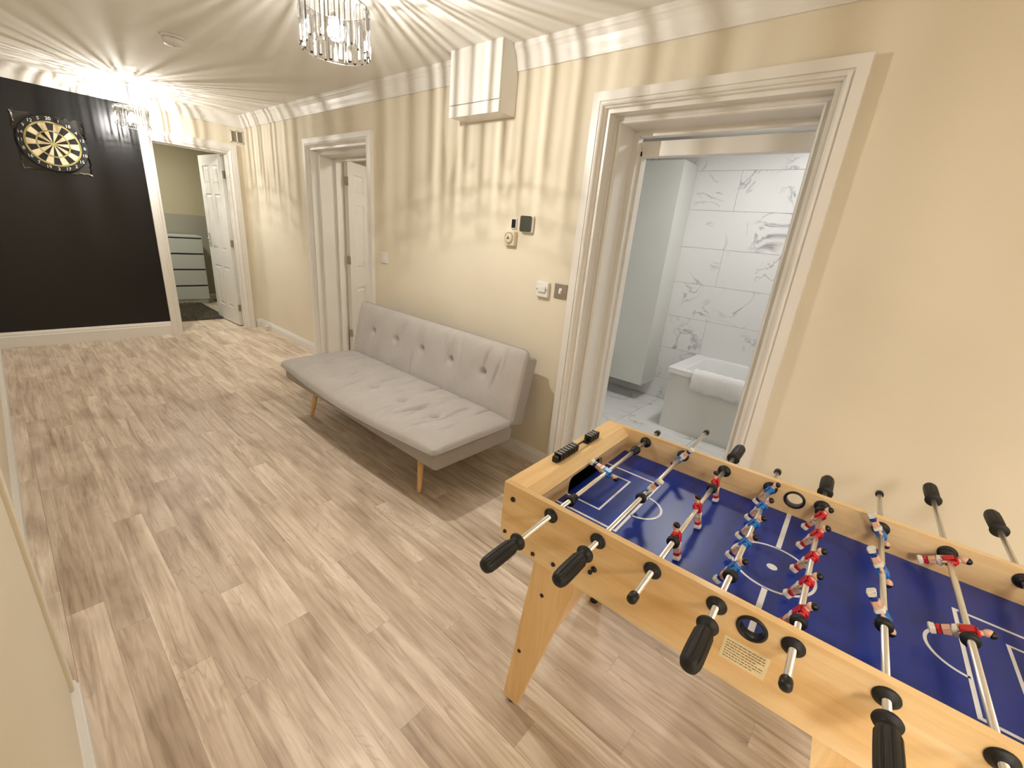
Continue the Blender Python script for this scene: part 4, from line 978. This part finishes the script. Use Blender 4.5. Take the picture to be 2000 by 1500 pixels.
# paper label on the front panel with illegible printed lines
b = NB(); y0, y1, z0, z1 = -0.044, 0.038, 0.657, 0.712
bm_box(b, -HW-0.0006, -HW, y0, y1, z0, z1); lab = obj('paper_label', b, PAPER, TAB)
b = NB(); rnd = random.Random(4)
for r in range(7):
    zz = z1-0.008-r*0.0066; y = y1-0.006; end = y0+0.006+(rnd.uniform(0.004, 0.02) if r in (3, 6) else 0)
    while y > end:
        w = rnd.uniform(0.002, 0.008); bm_box(b, -HW-0.0009, -HW-0.0006, max(y-w, end), y, zz-0.0007, zz+0.0007); y -= w+0.0014
obj('printed_lines', b, INK, lab)
# bolts on the front panel
for (y, z, r) in ((0.588, 0.752, 0.0075), (0.605, 0.640, 0.0055), (0.505, 0.622, 0.006), (0.330, 0.684, 0.008), (0.338, 0.670, 0.006), (0.440, 0.628, 0.006), (-0.588, 0.752, 0.0075), (-0.330, 0.684, 0.008)):
    b = NB(); bm_lathe(b, [(r, 0), (r, 0.002), (r*0.7, 0.005), (r*0.3, 0.006)], axis_matrix((-HW, y, z), (-1,0,0)), 16); obj('bolt', b, BLACK, TAB)
# legs: a tapered side board and an arched end board, splayed, each with a foot
for sx in (-1, 1):
    for sy in (1, -1):
        zt = ZBd+0.02; zb = 0.018
        def Y(v): return sy*v
        bo, bi, fo, fi = (0.505, 0.365, 0.560, 0.505) if sy > 0 else (0.300, 0.135, 0.345, 0.262)   # outer/inner edge at the top, then at the foot
        lean = (fo-bo)
        b = NB(); xo = sx*(HW-TH_); xi = sx*(HW-TH_-0.018)
        bm_prism(b, [(Y(bo), zt), (Y(bi), zt), (Y(fi), zb), (Y(fo), zb)], 0, min(xo, xi), max(xo, xi)); lg = obj('leg', b, OAKZ, TAB)
        def slab(P0, yy):
            b = NB(); A = [b.verts.new((x, Y(yy(z)), z)) for x, z in P0]; B2 = [b.verts.new((x, Y(yy(z)-0.016), z)) for x, z in P0]
            b.faces.new(A); b.faces.new(list(reversed(B2)))
            for i in range(len(P0)): b.faces.new((A[i], B2[i], B2[(i+1)%len(P0)], A[(i+1)%len(P0)]))
            return b
        xf = sx*(HW-TH_-0.0185)
        obj('end_board', slab([(xf, zt), (sx*0.150, zt), (sx*0.235, zb), (xf, zb)], lambda z: bo + lean*(zt-z)/(zt-zb)), OAKX, lg)
        obj('gusset', slab([(xf, zt), (sx*0.060, zt), (sx*0.085, 0.480), (sx*0.125, 0.433), (xf, 0.372)], lambda z: bi + 0.018 + (fi-bi)*(zt-z)/(zt-zb)), OAKX, lg)
        b = NB(); bm_lathe(b, [(0.016, 0.0), (0.017, 0.012), (0.010, 0.020)], Matrix.Translation((sx*(HW-TH_-0.022), Y(fo-0.025), 0)), 18); obj('foot', b, BLACK, lg)
        if sx < 0:
            for (y, z) in ((bo-0.035, 0.49), (bo+0.015, 0.24)):
                b = NB(); bm_lathe(b, [(0.006, 0), (0.006, 0.002), (0.003, 0.004)], axis_matrix((sx*(HW-TH_), Y(y), z), (sx,0,0)), 14); obj('bolt', b, BLACK, lg)
